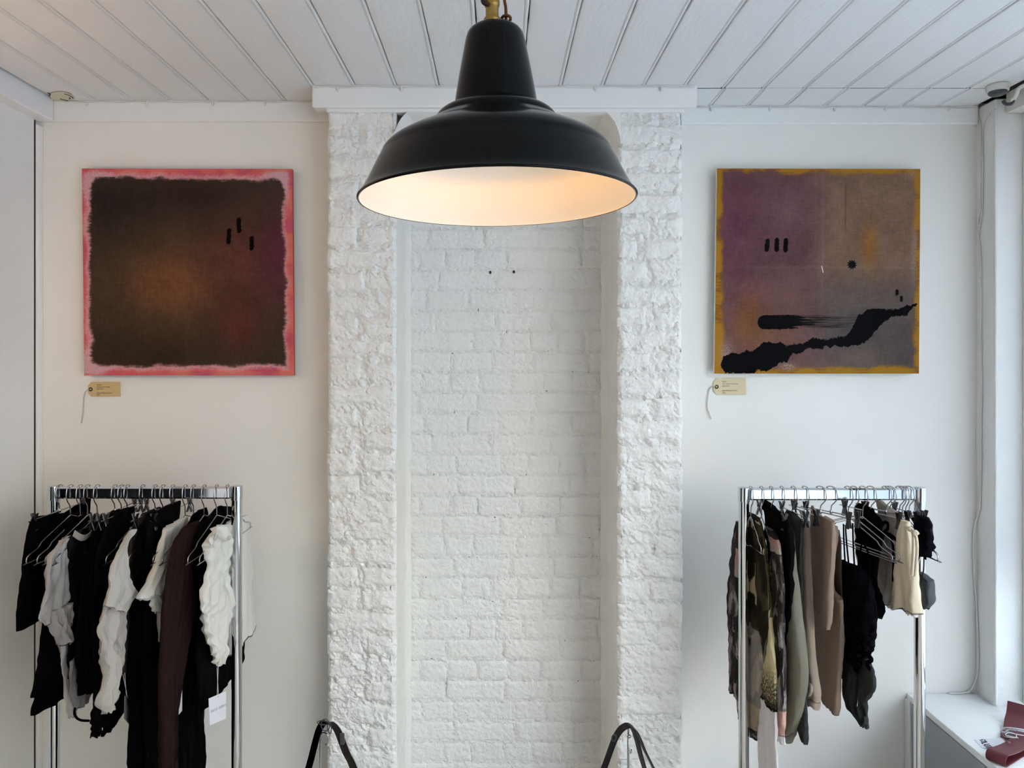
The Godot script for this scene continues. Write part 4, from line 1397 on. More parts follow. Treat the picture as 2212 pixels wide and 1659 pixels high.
	cloth("upper_sleeve", M.pale_cloth, o, -1.008, [[1148, 280, 290, 0.004], [1178, 263, 277, 0.006], [1205, 249, 273, 0.008, -0.02], [1240, 240, 277, 0.010, -0.033], [1268, 235, 287, 0.010, -0.040], [1286, 230, 296, 0.010, -0.047], [1296, 227, 288, 0.009, -0.052], [1310, 224, 272, 0.008, -0.056]], {"folds": 2.5, "amp": 0.007, "wr": 0.006, "edge": 0.001, "hem": 0.001})
	cloth("lower_sleeve", M.pale_cloth, o, -1.040, [[1296, 232, 276, 0.006], [1350, 217, 268, 0.009], [1392, 217, 267, 0.010], [1420, 222, 266, 0.010], [1446, 229, 262, 0.009], [1470, 226, 256, 0.009], [1504, 217, 251, 0.010], [1526, 218, 254, 0.010], [1543, 228, 242, 0.008]], {"folds": 3.0, "amp": 0.009, "wr": 0.012, "edge": 0.002})
	o = thing("knit", "charcoal cable knit top, a narrow strip beside the pale sleeve", "knitwear", cg)
	cloth("body", M.charcoal, o, -1.063, [[1112, 306, 345, 0.007], [1150, 284, 348, 0.010], [1300, 270, 348, 0.012], [1400, 265, 346, 0.013], [1458, 262, 344, 0.013]], {"folds": 3.0})
	for k in 3:
		var c := []
		for i in 12:
			c.append([268.0 + k * 5.0 + 2.2 * sin(i * 1.6 + k * 2.0) - i * 0.1, 1312.0 + i * 13.0])
		cord("cable_stitch", M.charcoal, o, -1.048, c, 0.004)
	o = thing("swing_tag", "grey cardboard swing tag dangling under the charcoal knit", "tag", "shop tags on the garments")
	hang_tag(o, -1.050, [267, 1455], [269, 1503], [281, 1508], [281, 1567], [268, 1552], M.grey_lining, "")
	o = thing("dress", "floor-length plain black dress in the middle of the left clothes rail", "dress", cg)
	cloth("body", M.black, o, -1.034, [[1112, 338, 356, 0.006], [1130, 318, 364, 0.010], [1170, 300, 368, 0.012], [1230, 291, 370, 0.013], [1330, 284, 370, 0.014], [1450, 279, 368, 0.015], [1600, 279, 364, 0.016], [1760, 279, 362, 0.018], [1900, 280, 360, 0.018]], {"folds": 3.0})
	o = thing("trousers", "black trousers between the floor-length dress and the sheer white blouse", "trousers", cg)
	cloth("leg", M.black_soft, o, -1.008, [[1106, 335, 388, 0.007], [1130, 318, 388, 0.010], [1250, 312, 386, 0.011], [1500, 312, 384, 0.012], [1760, 316, 380, 0.012]], {"folds": 2.0})
	o = thing("blouse", "sheer white blouse with a fluted bell sleeve, right of the floor-length black dress", "blouse", cg)
	cloth("body", M.sheer_white, o, -0.985, [[1144, 354, 404, 0.006], [1200, 345, 404, 0.008], [1290, 342, 402, 0.009], [1390, 344, 400, 0.010]], {"folds": 4.0})
	cloth("sleeve", M.sheer_white, o, -0.966, [[1145, 353, 398, 0.009, 0.006], [1180, 345, 396, 0.012], [1228, 333, 385, 0.014], [1262, 318, 376, 0.016], [1291, 302, 366, 0.018, -0.012], [1298, 308, 362, 0.016, -0.022]], {"folds": 3.5, "amp": 0.010, "edge": 0.002})
	cloth("flute", M.sheer_white, o, -0.960, [[1290, 322, 352, 0.008], [1312, 328, 356, 0.012], [1327, 338, 354, 0.012]], {"frill": 0.003, "frill_freq": 260.0})
	o = thing("trousers", "wide black trousers whose legs show below and right of the brown dress", "trousers", cg)
	cloth("leg", M.black, o, -0.940, [[1112, 416, 446, 0.007], [1150, 396, 450, 0.010], [1260, 386, 450, 0.012], [1420, 384, 446, 0.013], [1545, 381, 438, 0.014], [1600, 380, 438, 0.014], [1660, 385, 440, 0.014], [1800, 386, 442, 0.015]], {"folds": 2.5, "edge": 0.001})
	o = thing("dress", "dark brown pleated long dress on the left clothes rail", "dress", cg)
	cloth("body", M.brown, o, -0.908, [[1143, 394, 428, 0.008], [1165, 381, 434, 0.012], [1190, 372, 432, 0.014], [1230, 365, 426, 0.015], [1290, 357, 428, 0.016], [1345, 352, 424, 0.017], [1400, 349, 414, 0.017], [1450, 347, 402, 0.017], [1520, 348, 388, 0.017], [1560, 350, 378, 0.016], [1605, 350, 374, 0.016], [1660, 352, 375, 0.017], [1800, 352, 378, 0.018]], {"folds": 6.0, "amp": 0.010, "wr": 0.002, "edge": 0.001})
	o = thing("swing_tag", "white swing tag half hidden beside the brown dress", "tag", "shop tags on the garments")
	hang_tag(o, -0.925, [388, 1430], [378, 1492], [393, 1478], [393, 1535], [377, 1555], M.paper, "")
	o = thing("tunic", "black tunic behind the white ruffled top, its hem level with the white tag", "tunic", cg)
	cloth("body", M.black_soft, o, -0.880, [[1100, 464, 478, 0.005], [1125, 444, 496, 0.009], [1160, 424, 504, 0.011], [1250, 424, 506, 0.012], [1340, 428, 508, 0.013], [1440, 426, 524, 0.014], [1500, 430, 526, 0.014], [1539, 434, 524, 0.014, 0.01]], {"folds": 3.0})
	o = thing("top", "white ruffled top with a tapering sleeve, at the chrome post nearest the brick pier", "top", cg)
	cloth("body", M.white_cloth, o, -0.852, [[1128, 490, 535, 0.008, -0.02], [1150, 480, 540, 0.011, -0.02], [1190, 478, 538, 0.013, -0.02], [1250, 478, 541, 0.014, -0.02], [1310, 478, 543, 0.015, -0.02], [1370, 478, 548, 0.016, -0.02], [1425, 480, 550, 0.017, -0.012]], {"folds": 3.0, "amp": 0.006, "frill": 0.002, "frill_freq": 110.0})
	cloth("sleeve", M.white_cloth, o, -0.829, [[1142, 463, 477, 0.004], [1158, 452, 492, 0.007], [1180, 447, 497, 0.008], [1217, 448, 500, 0.010], [1270, 441, 500, 0.011], [1310, 435, 501, 0.011], [1340, 444, 501, 0.011], [1374, 450, 499, 0.011], [1408, 457, 493, 0.010], [1430, 464, 485, 0.008], [1441, 470, 479, 0.006]], {"folds": 3.0, "amp": 0.009, "wr": 0.013, "frill": 0.0034, "frill_freq": 170.0, "edge": 0.001})
	ribbon("ruffle", M.white_cloth, o, -0.815, [[452, 1162, 0.0], [460, 1172, 0.006], [468, 1150, 0.008], [478, 1160, 0.010], [488, 1168, 0.006], [498, 1158, 0.004]], 0.014, 0.003, 2.0)
	o = thing("swing_tag", "large white card tag on a string under the white ruffled top", "tag", "shop tags on the garments")
	hang_tag(o, -0.812, [470, 1440], [451, 1509], [488, 1493], [488, 1552], [453, 1567], M.paper, "m a r c i a    c a m o u i s")

# card hung by a string: from the garment at s to the card's corners a, b, c, d
func hang_tag(o: Node3D, x: float, s: Array, a: Array, b: Array, c: Array, d: Array, m: Material, text: String) -> void:
	var q := []
	var k := 0
	for p in [a, b, c, d]:
		q.append(on(p[0], p[1], x))
	# the card turns towards the room
	var g := G.new()
	var n: Vector3 = (q[1] - q[0]).cross(q[3] - q[0]).normalized() * 0.0007
	if n.x * (-x) < 0.0:
		n = -n
	g.quad(q[0] + n, q[1] + n, q[2] + n, q[3] + n, n)
	g.quad(q[0] - n, q[1] - n, q[2] - n, q[3] - n, -n)
	for i in 4:
		var e: Vector3 = q[(i + 1) % 4] - q[i]
		g.quad(q[i] + n, q[(i + 1) % 4] + n, q[(i + 1) % 4] - n, q[i] - n, e.cross(n) * (1.0 if k == 0 else -1.0))
	part("card", g, m, o)
	var top: Vector3 = (q[0] + q[1]) / 2.0 + (q[3] - q[0]).normalized() * 0.006
	g = G.new()
	var ring := []
	for i in 12:
		ring.append(top + n * 1.3 + ((q[1] - q[0]).normalized() * cos(TAU * i / 12.0) + (q[3] - q[0]).normalized() * sin(TAU * i / 12.0)) * 0.0018)
	g.fan(ring, top + n * 1.3, n)
	part("punched_hole", g, M.ink, o)
	g = G.new()
	var from := on(s[0], s[1], x)
	g.tube([from + Vector3(0, 0, 0.004), top + n * 3.0], 0.0007, 6)
	g.tube([from + Vector3(0, 0, -0.006), top - n * 3.0], 0.0007, 6)
	part("string", g, M.white_string, o)
	if text:
		var t := part("printed_name", lettering(text, 0.0062, 0.0001, "Droid Sans"), M.ink, o)
		var u: Vector3 = (q[1] - q[0]).normalized()
		var w: Vector3 = n.normalized()
		var up := w.cross(u).normalized()
		var wide: float = (t.mesh as TextMesh).get_aabb().size.x
		var fit: float = 0.86 * (q[1] - q[0]).length() / maxf(wide, 0.001)
		t.transform = Transform3D(Basis(u * fit, up * fit * 1.1, w), q[0] + (q[1] - q[0]) * 0.08 + (q[3] - q[0]) * 0.50 + n * 1.2)

func build_right_clothes() -> void:
	var gr := "hangers on the right clothes rail"
	var hooks := [[1622, false, "the olive and cream printed top", 0.0, 0.42], [1645, false, "the grey and pink printed top", 0.0, 0.42], [1666, true, "the black wool skirt", 0.0, 0.85], [1689, false, "the olive leggings", 0.0, 0.42], [1714, true, "the dark grey trousers", 0.1, 0.60], [1739, true, "the beige sleeve with a thumb hole", 0.2, 0.45], [1772, true, "the folded taupe skirt", 0.5, 0.80], [1795, true, "the taupe waistcoat", 0.6, 0.70], [1832, false, "the black strappy top", 0.25, 0.85], [1845, false, "the dark halter with a looped tail", 0.25, 0.85], [1864, false, "the small black frilled sleeve", 0.25, 0.85], [1881, true, "the black gathered skirt", 0.4, 0.80], [1914, true, "the cream skirt strip behind the black straps", 0.4, 0.60], [1922, true, "the grey shorts with a black bow", 0.5, 0.70], [1930, true, "the white lined shorts edge", 0.4, 0.70], [1943, true, "the cream tied shorts", 0.3, 0.60], [1949, false, "the slate bra top", 0.05, 0.80], [1956, false, "the black frilled bandeau at the window end", 0.0, 0.80], [1964, true, "the narrow black loops at the window end", 0.2, 0.50]]
	for h in hooks:
		if h[0] == 1930:
			continue
		hang(h[0], h[1], ("steel clip hanger holding " if h[1] else "bare steel wire hanger holding ") + h[2], gr, h[3], h[4])
	var cg := "garments on the right clothes rail"
	var print_a := cloth_mat(Color.WHITE, 0.8)
	print_a.uv1_triplanar = false
	print_a.heightmap_enabled = false
	print_a.uv1_scale = Vector3.ONE
	print_a.albedo_texture = print_texture(0)
	var print_b := print_a.duplicate()
	print_b.albedo_texture = print_texture(1)
	var print_c := print_a.duplicate()
	print_c.albedo_texture = print_texture(2)
	var o := thing("top", "olive, black and cream printed top with a long sheer sleeve by the chrome post", "top", cg)
	cloth("body", print_a, o, 0.795, [[1118, 1636, 1616, 0.007], [1140, 1645, 1606, 0.010], [1180, 1653, 1600, 0.011], [1260, 1658, 1596, 0.012], [1340, 1660, 1594, 0.012], [1420, 1652, 1594, 0.012], [1500, 1644, 1594, 0.012], [1560, 1638, 1594, 0.012], [1602, 1634, 1598, 0.011]], {"folds": 2.5})
	cloth("back_sleeve", print_b, o, 0.772, [[1132, 1602, 1592, 0.008], [1180, 1602, 1586, 0.010], [1230, 1602, 1581, 0.011], [1300, 1602, 1576, 0.012], [1345, 1600, 1574, 0.012], [1400, 1600, 1576, 0.012], [1480, 1600, 1578, 0.012], [1515, 1598, 1580, 0.011]], {"folds": 2.0, "edge": 0.004})
	cloth("collar", M.cream, o, 0.800, [[1117, 1633, 1618, 0.005], [1135, 1642, 1616, 0.007], [1155, 1648, 1620, 0.007, 0.01], [1180, 1654, 1642, 0.005]], {"folds": 1.5, "amp": 0.003})
	cloth("long_sleeve", print_c, o, 0.806, [[1185, 1656, 1647, 0.006], [1260, 1661, 1645, 0.009], [1330, 1666, 1647, 0.010], [1400, 1671, 1645, 0.011], [1470, 1674, 1644, 0.011], [1540, 1675, 1643, 0.011]], {"folds": 2.0, "amp": 0.004, "edge": 0.001})
	cloth("sheer_cuff", M.sheer, o, 0.806, [[1538, 1675, 1643, 0.010], [1600, 1677, 1642, 0.010], [1660, 1678, 1641, 0.010], [1740, 1679, 1641, 0.010]], {"folds": 2.0, "amp": 0.004, "edge": 0.001})
	o = thing("top", "grey, brown and pink printed top beside the long sheer sleeve", "top", cg)
	cloth("body", print_b, o, 0.826, [[1146, 1668, 1652, 0.006], [1166, 1679, 1652, 0.009], [1200, 1687, 1656, 0.011], [1260, 1690, 1660, 0.012], [1350, 1692, 1662, 0.012], [1450, 1693, 1664, 0.012], [1540, 1694, 1666, 0.012]], {"folds": 2.5})
	cloth("pink_panel", cloth_mat(Color(0.72, 0.58, 0.53)), o, 0.826, [[1538, 1694, 1666, 0.011], [1570, 1694, 1668, 0.011], [1594, 1694, 1670, 0.010]], {"folds": 2.0, "amp": 0.004})
	cloth("sheer_edge", M.sheer, o, 0.826, [[1592, 1694, 1670, 0.009], [1611, 1694, 1676, 0.009]], {"folds": 2.0, "amp": 0.004})
	o = thing("skirt", "black wool skirt sagging between two clips beside the printed tops", "skirt", cg)
	cloth("body", M.black_soft, o, 0.853, [[1122, 1700, 1650, 0.010, 0.022], [1140, 1708, 1652, 0.013, 0.02], [1170, 1711, 1656, 0.014, 0.01], [1250, 1710, 1664, 0.014], [1360, 1704, 1668, 0.014], [1470, 1698, 1672, 0.013]], {"folds": 2.0})
	ribbon("waistband", M.black, o, 0.838, [[1647, 1092], [1660, 1108], [1675, 1124], [1690, 1134], [1702, 1130]], 0.022)
	o = thing("leggings", "pale olive leggings tapering to a seamed hem, left of the beige sleeve", "leggings", cg)
	cloth("leg", M.olive, o, 0.874, [[1150, 1704, 1690, 0.010], [1175, 1712, 1688, 0.014], [1220, 1715, 1690, 0.018], [1300, 1722, 1693, 0.022], [1380, 1730, 1695, 0.024], [1450, 1737, 1696, 0.026], [1490, 1734, 1697, 0.025], [1550, 1724, 1697, 0.022], [1590, 1712, 1696, 0.019], [1605, 1704, 1696, 0.017]], {"folds": 1.0, "amp": 0.002, "wr": 0.002, "edge": 0.0006})
	cord("hem_seam", M.dark_olive, o, 0.846, [[1697, 1592], [1704, 1590], [1712, 1584]], 0.0008)
	o = thing("leggings", "dark green leggings leg showing behind the pale olive pair", "leggings", cg)
	cloth("leg", M.teal, o, 0.896, [[1150, 1712, 1700, 0.008], [1300, 1724, 1704, 0.011], [1450, 1738, 1712, 0.012], [1540, 1741, 1716, 0.013], [1590, 1743, 1722, 0.012], [1607, 1742, 1732, 0.009]], {"folds": 1.0, "amp": 0.003})
	o = thing("trousers", "dark grey trousers clipped between the olive leggings and the beige sleeve", "trousers", cg)
	cloth("leg", M.dark_olive, o, 0.918, [[1112, 1722, 1700, 0.009], [1126, 1729, 1697, 0.011], [1180, 1731, 1700, 0.012], [1280, 1731, 1704, 0.012], [1390, 1730, 1708, 0.012]], {"folds": 2.0})
	o = thing("jumper", "beige knitted sleeve with a curled cuff loop in the middle of the right clothes rail", "jumper", cg)
	cloth("sleeve", M.beige, o, 0.945, [[1126, 1744, 1733, 0.010], [1160, 1745, 1730, 0.013], [1250, 1749, 1730, 0.016], [1340, 1752, 1732, 0.017], [1430, 1757, 1735, 0.018], [1470, 1763, 1738, 0.019], [1500, 1767, 1741, 0.019], [1518, 1766, 1742, 0.018]], {"folds": 1.0, "amp": 0.002, "wr": 0.002, "edge": 0.0006})
	cloth("cuff", M.beige, o, 0.945, [[1518, 1766, 1742, 0.019], [1527, 1766, 1742, 0.020], [1533, 1765, 1743, 0.018]], {"folds": 1.0, "amp": 0.001, "wr": 0.001})
	var g := G.new()
	var mid := on(1747, 1490, 0.925)
	var ring := []
	for i in 25:
		ring.append(mid + Vector3(0.004 * sin(TAU * i / 24.0), 0.0145 * sin(TAU * i / 24.0), 0.013 * cos(TAU * i / 24.0)))
	g.tube(ring, 0.0052, 12)
	part("cuff_loop", g, M.beige, o)
	cloth("white_label", M.white_cloth, o, 0.928, [[1119, 1743, 1736, 0.002], [1128, 1743, 1736, 0.003], [1134, 1743, 1736, 0.002]], {"amp": 0.0, "wr": 0.0, "edge": 0.0, "hem": 0.0})
	cloth("white_lining", M.white_cloth, o, 0.955, [[1104, 1742, 1730, 0.004, -0.008], [1112, 1748, 1727, 0.006], [1124, 1746, 1730, 0.007]], {"amp": 0.002})
	o = thing("skirt", "taupe wrap skirt with a rounded front flap, hung by its waist from two clips", "skirt", cg)
	cloth("body", M.taupe, o, 0.992, [[1130, 1801, 1753, 0.010, 0.015], [1145, 1802, 1754, 0.013, 0.012], [1200, 1799, 1754, 0.014], [1260, 1796, 1754, 0.014], [1312, 1793, 1754, 0.014, -0.004], [1330, 1790, 1760, 0.013]], {"folds": 1.5, "amp": 0.004, "wr": 0.003, "edge": 0.0006, "sag": 0.012})
	cloth("front_flap", M.taupe, o, 0.972, [[1128, 1801, 1782, 0.008, 0.006], [1150, 1802, 1782, 0.011], [1220, 1799, 1781, 0.012], [1300, 1796, 1779, 0.012], [1345, 1793, 1778, 0.012], [1360, 1789, 1781, 0.009]], {"folds": 0.5, "amp": 0.001, "wr": 0.002, "edge": 0.0004})
	ribbon("waist_edge", M.taupe, o, 0.980, [[1754, 1094], [1762, 1108], [1774, 1118], [1788, 1124], [1801, 1130]], 0.010, 0.006)
	o = thing("waistcoat", "taupe sleeveless waistcoat with a deep armhole behind the taupe skirt", "waistcoat", cg)
	cloth("body", M.taupe, o, 1.030, [[1296, 1819, 1756, 0.014], [1320, 1820, 1756, 0.016], [1400, 1818, 1754, 0.017], [1470, 1814, 1754, 0.017], [1520, 1812, 1760, 0.016, -0.012], [1546, 1809, 1782, 0.014, 0.008]], {"folds": 1.0, "amp": 0.003, "wr": 0.003, "edge": 0.0006})
	cloth("shoulder", M.taupe, o, 1.026, [[1138, 1806, 1794, 0.008], [1160, 1807, 1790, 0.010], [1190, 1802, 1784, 0.011], [1240, 1797, 1776, 0.012], [1278, 1801, 1764, 0.013], [1302, 1816, 1758, 0.014]], {"folds": 0.5, "amp": 0.002, "wr": 0.002, "edge": 0.0004})
	cloth("back_panel", M.taupe_shaded, o, 1.056, [[1146, 1812, 1796, 0.004], [1170, 1816, 1790, 0.005], [1240, 1817, 1780, 0.006], [1304, 1820, 1770, 0.007]], {"folds": 0.5, "amp": 0.001, "wr": 0.001, "edge": 0.0004})
	# black tops on wire hangers
	o = thing("top", "black gathered top with thin straps and two frilled seams", "top", cg)
	cloth("body", M.navy, o, 1.083, [[1216, 1830, 1817, 0.008], [1232, 1856, 1816, 0.013], [1262, 1879, 1816, 0.016], [1310, 1890, 1815, 0.018], [1345, 1887, 1815, 0.018], [1372, 1885, 1814, 0.018], [1424, 1876, 1812, 0.017], [1444, 1872, 1811, 0.016], [1458, 1848, 1810, 0.013], [1470, 1830, 1810, 0.011]], {"folds": 4.0, "amp": 0.012, "wr": 0.010, "edge": 0.003})
	for s in [[1856, 1372, 1850, 1452], [1884, 1352, 1876, 1446]]:
		var px := []
		for i in 15:
			var t := i / 14.0
			px.append([lerpf(s[0], s[2], t) + 5.0 * sin(i * 1.9), lerpf(s[1], s[3], t), -0.022 + 0.004 * cos(i * 1.9)])
		ribbon("frill", M.black_soft, o, 1.083, px, 0.012, 0.003, 3.0)
	for s in [[[1822, 1132], [1823, 1170], [1826, 1222]], [[1826, 1134], [1829, 1175], [1834, 1226]], [[1842, 1130], [1843, 1170], [1846, 1232]], [[1862, 1172], [1857, 1200], [1852, 1234]], [[1862, 1172], [1870, 1182], [1876, 1200], [1878, 1258]]]:
		ribbon("strap", M.black, o, 1.070, s, 0.006)
	o = thing("halter", "dark grey green halter with a looped tail hanging below the black gathered top", "top", cg)
	cloth("tail", M.teal, o, 1.068, [[1440, 1844, 1816, 0.010], [1465, 1850, 1819, 0.012], [1495, 1850, 1822, 0.012], [1520, 1845, 1826, 0.010], [1545, 1851, 1836, 0.007], [1562, 1866, 1852, 0.007], [1572, 1872, 1860, 0.005]], {"folds": 1.5, "amp": 0.008, "wr": 0.006})
	cloth("tail", M.teal, o, 1.082, [[1430, 1882, 1860, 0.010], [1455, 1888, 1860, 0.012], [1484, 1888, 1860, 0.012], [1505, 1878, 1858, 0.009], [1535, 1869, 1856, 0.007], [1560, 1873, 1860, 0.006], [1572, 1871, 1863, 0.005]], {"folds": 1.5, "amp": 0.008, "wr": 0.006})
	o = thing("sleeve_top", "small black frilled sleeve poking out between the gathered top and the grey shorts", "top", cg)
	cloth("sleeve", M.black_soft, o, 1.128, [[1245, 1884, 1864, 0.008], [1270, 1893, 1870, 0.012], [1300, 1902, 1876, 0.014], [1322, 1908, 1884, 0.014], [1337, 1903, 1890, 0.010]], {"folds": 2.0, "frill": 0.003, "frill_freq": 170.0})
	o = thing("skirt", "black gathered skirt clipped high behind the wire hangers", "skirt", cg)
	cloth("body", M.black, o, 1.156, [[1100, 1884, 1852, 0.010], [1120, 1900, 1850, 0.013], [1150, 1906, 1850, 0.015], [1190, 1900, 1852, 0.015], [1230, 1894, 1856, 0.014], [1258, 1890, 1862, 0.011]], {"folds": 3.0, "amp": 0.010, "frill": 0.002})
	o = thing("skirt", "narrow strip of a cream skirt seen through the black straps", "skirt", cg)
	cloth("body", M.cream, o, 1.186, [[1098, 1878, 1852, 0.007], [1130, 1872, 1850, 0.009], [1200, 1870, 1852, 0.010], [1246, 1878, 1858, 0.009]], {"folds": 2.0})
	o = thing("shorts", "mushroom grey shorts tied with a long black bow", "shorts", cg)
	cloth("leg", M.mushroom, o, 1.218, [[1106, 1934, 1894, 0.008, 0.02], [1122, 1948, 1898, 0.011], [1160, 1952, 1897, 0.014], [1220, 1948, 1896, 0.015], [1280, 1942, 1898, 0.015], [1312, 1934, 1902, 0.014]], {"folds": 2.0, "amp": 0.006, "edge": 0.001})
	ribbon("bow_loop", M.black_warm, o, 1.170, [[1910, 1152], [1906, 1164], [1900, 1172], [1902, 1158], [1910, 1150], [1917, 1143], [1918, 1132], [1912, 1128], [1906, 1132]], 0.009, 0.004)
	ribbon("bow_end", M.black_warm, o, 1.168, [[1914, 1152], [1924, 1156], [1936, 1166], [1950, 1178]], 0.010, 0.004)
	ribbon("bow_end", M.black_warm, o, 1.172, [[1916, 1153], [1926, 1166], [1930, 1190], [1930, 1225], [1929, 1256]], 0.008, 0.004)
	cloth("care_label", M.white_cloth, o, 1.220, [[1302, 1931, 1912, 0.002], [1310, 1931, 1912, 0.003], [1319, 1931, 1913, 0.002]], {"amp": 0.0, "wr": 0.001, "edge": 0.0})
	o = thing("shorts", "cream cotton shorts with knotted ties, in front of the mushroom grey pair", "shorts", cg)
	cloth("leg", M.cream, o, 1.172, [[1128, 1962, 1948, 0.010], [1142, 1964, 1946, 0.013, -0.004], [1170, 1969, 1943, 0.016, -0.008], [1220, 1975, 1939, 0.019, -0.016], [1270, 1980, 1935, 0.021, -0.024], [1325, 1985, 1932, 0.023, -0.030]], {"folds": 1.5, "amp": 0.005, "wr": 0.004, "edge": 0.0008})
	cloth("white_lining", M.white_cloth, o, 1.180, [[1300, 1982, 1950, 0.010, -0.01], [1322, 1980, 1956, 0.011, -0.01], [1332, 1977, 1962, 0.009, -0.004]], {"amp": 0.002})
	for s in [[[1964, 1142], [1972, 1152], [1973, 1190], [1970, 1242]], [[1972, 1150], [1979, 1160], [1981, 1190], [1977, 1245]], [[1960, 1134], [1968, 1142], [1976, 1150], [1983, 1152]]]:
		cord("tie", M.cream, o, 1.160, s, 0.0042)
	g = G.new()
	for c in [[1960, 1136, 0.0085], [1966, 1143, 0.0075], [1977, 1151, 0.0085]]:
		var p := on(c[0], c[1], 1.158)
		var prof := []
		for i in 11:
			prof.append(Vector2(c[2] * sin(PI * i / 10.0), -c[2] * cos(PI * i / 10.0)))
		g.lathe(prof, 14, p)
	part("knot", g, M.cream, o)
	o = thing("bandeau", "black frilled bandeau at the window end of the right clothes rail", "top", cg)
	cloth("body", M.navy, o, 1.256, [[1120, 2004, 1984, 0.009], [1138, 2010, 1982, 0.013], [1165, 2012, 1982, 0.014], [1185, 2011, 1984, 0.014], [1204, 2004, 1990, 0.010]], {"folds": 3.0, "amp": 0.010, "frill": 0.003, "frill_freq": 210.0})
	o = thing("bra_top", "slate grey bra top on thin straps in front of the right chrome post", "top", cg)
	cloth("cup", M.slate, o, 1.268, [[1256, 2012, 1988, 0.012, 0.012], [1266, 2013, 1980, 0.016], [1285, 2013, 1980, 0.020], [1302, 2011, 1983, 0.018], [1316, 2002, 1984, 0.010]], {"folds": 1.0, "amp": 0.004, "edge": 0.001})
	cloth("side_band", M.slate, o, 1.262, [[1240, 1982, 1978, 0.006], [1252, 1988, 1977, 0.010], [1268, 1998, 1978, 0.012], [1290, 2002, 1980, 0.012]], {"folds": 1.0, "amp": 0.003})
	ribbon("strap", M.slate, o, 1.262, [[1996, 1206], [1995, 1230], [1991, 1258]], 0.005)
	ribbon("strap", M.black, o, 1.255, [[1982, 1160], [1992, 1168], [1998, 1182], [1998, 1208]], 0.012)
	o = thing("loops", "narrow black fabric loops beside the knotted cream ties", "top", cg)
	ribbon("loop", M.black, o, 1.268, [[1966, 1112], [1974, 1124], [1978, 1140], [1976, 1156], [1980, 1166], [1990, 1178], [1986, 1200], [1980, 1212]], 0.014, 0.004, 1.0)
	ribbon("loop", M.slate, o, 1.274, [[1976, 1112], [1984, 1128], [1986, 1146], [1982, 1160]], 0.012, 0.004, 1.0)

# abstract prints for the sheer tops: patches of colour, soft or sharp edged
func print_texture(kind: int) -> ImageTexture:
	var w := 128
	var h := 320
	var im := Image.create(w, h, false, Image.FORMAT_RGB8)
	var p := FastNoiseLite.new()
	p.seed = 40 + kind
	p.frequency = 1.0
	p.fractal_octaves = 3
	for j in h:
		for i in w:
			var u := float(i) / w
			var s := (1.0 - cos(TAU * u)) / 2.0
			var v := float(j) / h
			var a := p.get_noise_2d(s * 2.2 + (5.0 if u > 0.5 else 0.0), v * 4.0)
			var b := p.get_noise_2d(s * 3.0 + 9.0 + (5.0 if u > 0.5 else 0.0), v * 5.0 + 3.0)
			var d := p.get_noise_2d(s * 24.0 + 2.0, v * 40.0)
			var c: Color
			if kind == 0:
				c = Color(0.13, 0.12, 0.095)
				if a > 0.26:
					c = Color(0.60, 0.56, 0.45)
				if b > 0.22:
					c = Color(0.22, 0.20, 0.15)
				if v > 0.55:
					c = c.lerp(Color(0.62, 0.60, 0.58), 0.75 * smoothstep(0.50, 0.62, v + 0.2 * b))
				if v > 0.80:
					c = c.lerp(Color(0.66, 0.61, 0.50), 0.8)
				if v > 0.93:
					c = Color(0.20, 0.20, 0.20).lerp(Color(0.5, 0.5, 0.5), smoothstep(0.0, 0.4, d))
			elif kind == 1:
				c = Color(0.21, 0.195, 0.19).lerp(Color(0.54, 0.52, 0.51), smoothstep(-0.05, 0.45, a + 0.8 * (v - 0.5)))
				if b > 0.20:
					c = Color(0.17, 0.16, 0.16)
				if v < 0.32 and v > 0.16 and s < 0.45:
					c = Color(0.66, 0.52, 0.48) if v < 0.25 else Color(0.60, 0.56, 0.51)
				if d > 0.30:
					c = c * 0.75
			else:
				c = Color(0.47, 0.43, 0.28).lerp(Color(0.30, 0.27, 0.16), smoothstep(-0.2, 0.3, d))
				if v > 0.40:
					c = Color(0.72, 0.68, 0.53)
				if v > 0.66:
					c = c.lerp(Color(0.26, 0.24, 0.18), smoothstep(0.66, 0.88, v) * smoothstep(-0.35, 0.25, d + v - 0.78))
				if v > 0.93:
					c = Color(0.14, 0.14, 0.13).lerp(Color(0.45, 0.45, 0.42), smoothstep(0.15, 0.5, d))
			im.set_pixel(i, j, c)
	return ImageTexture.create_from_image(im)

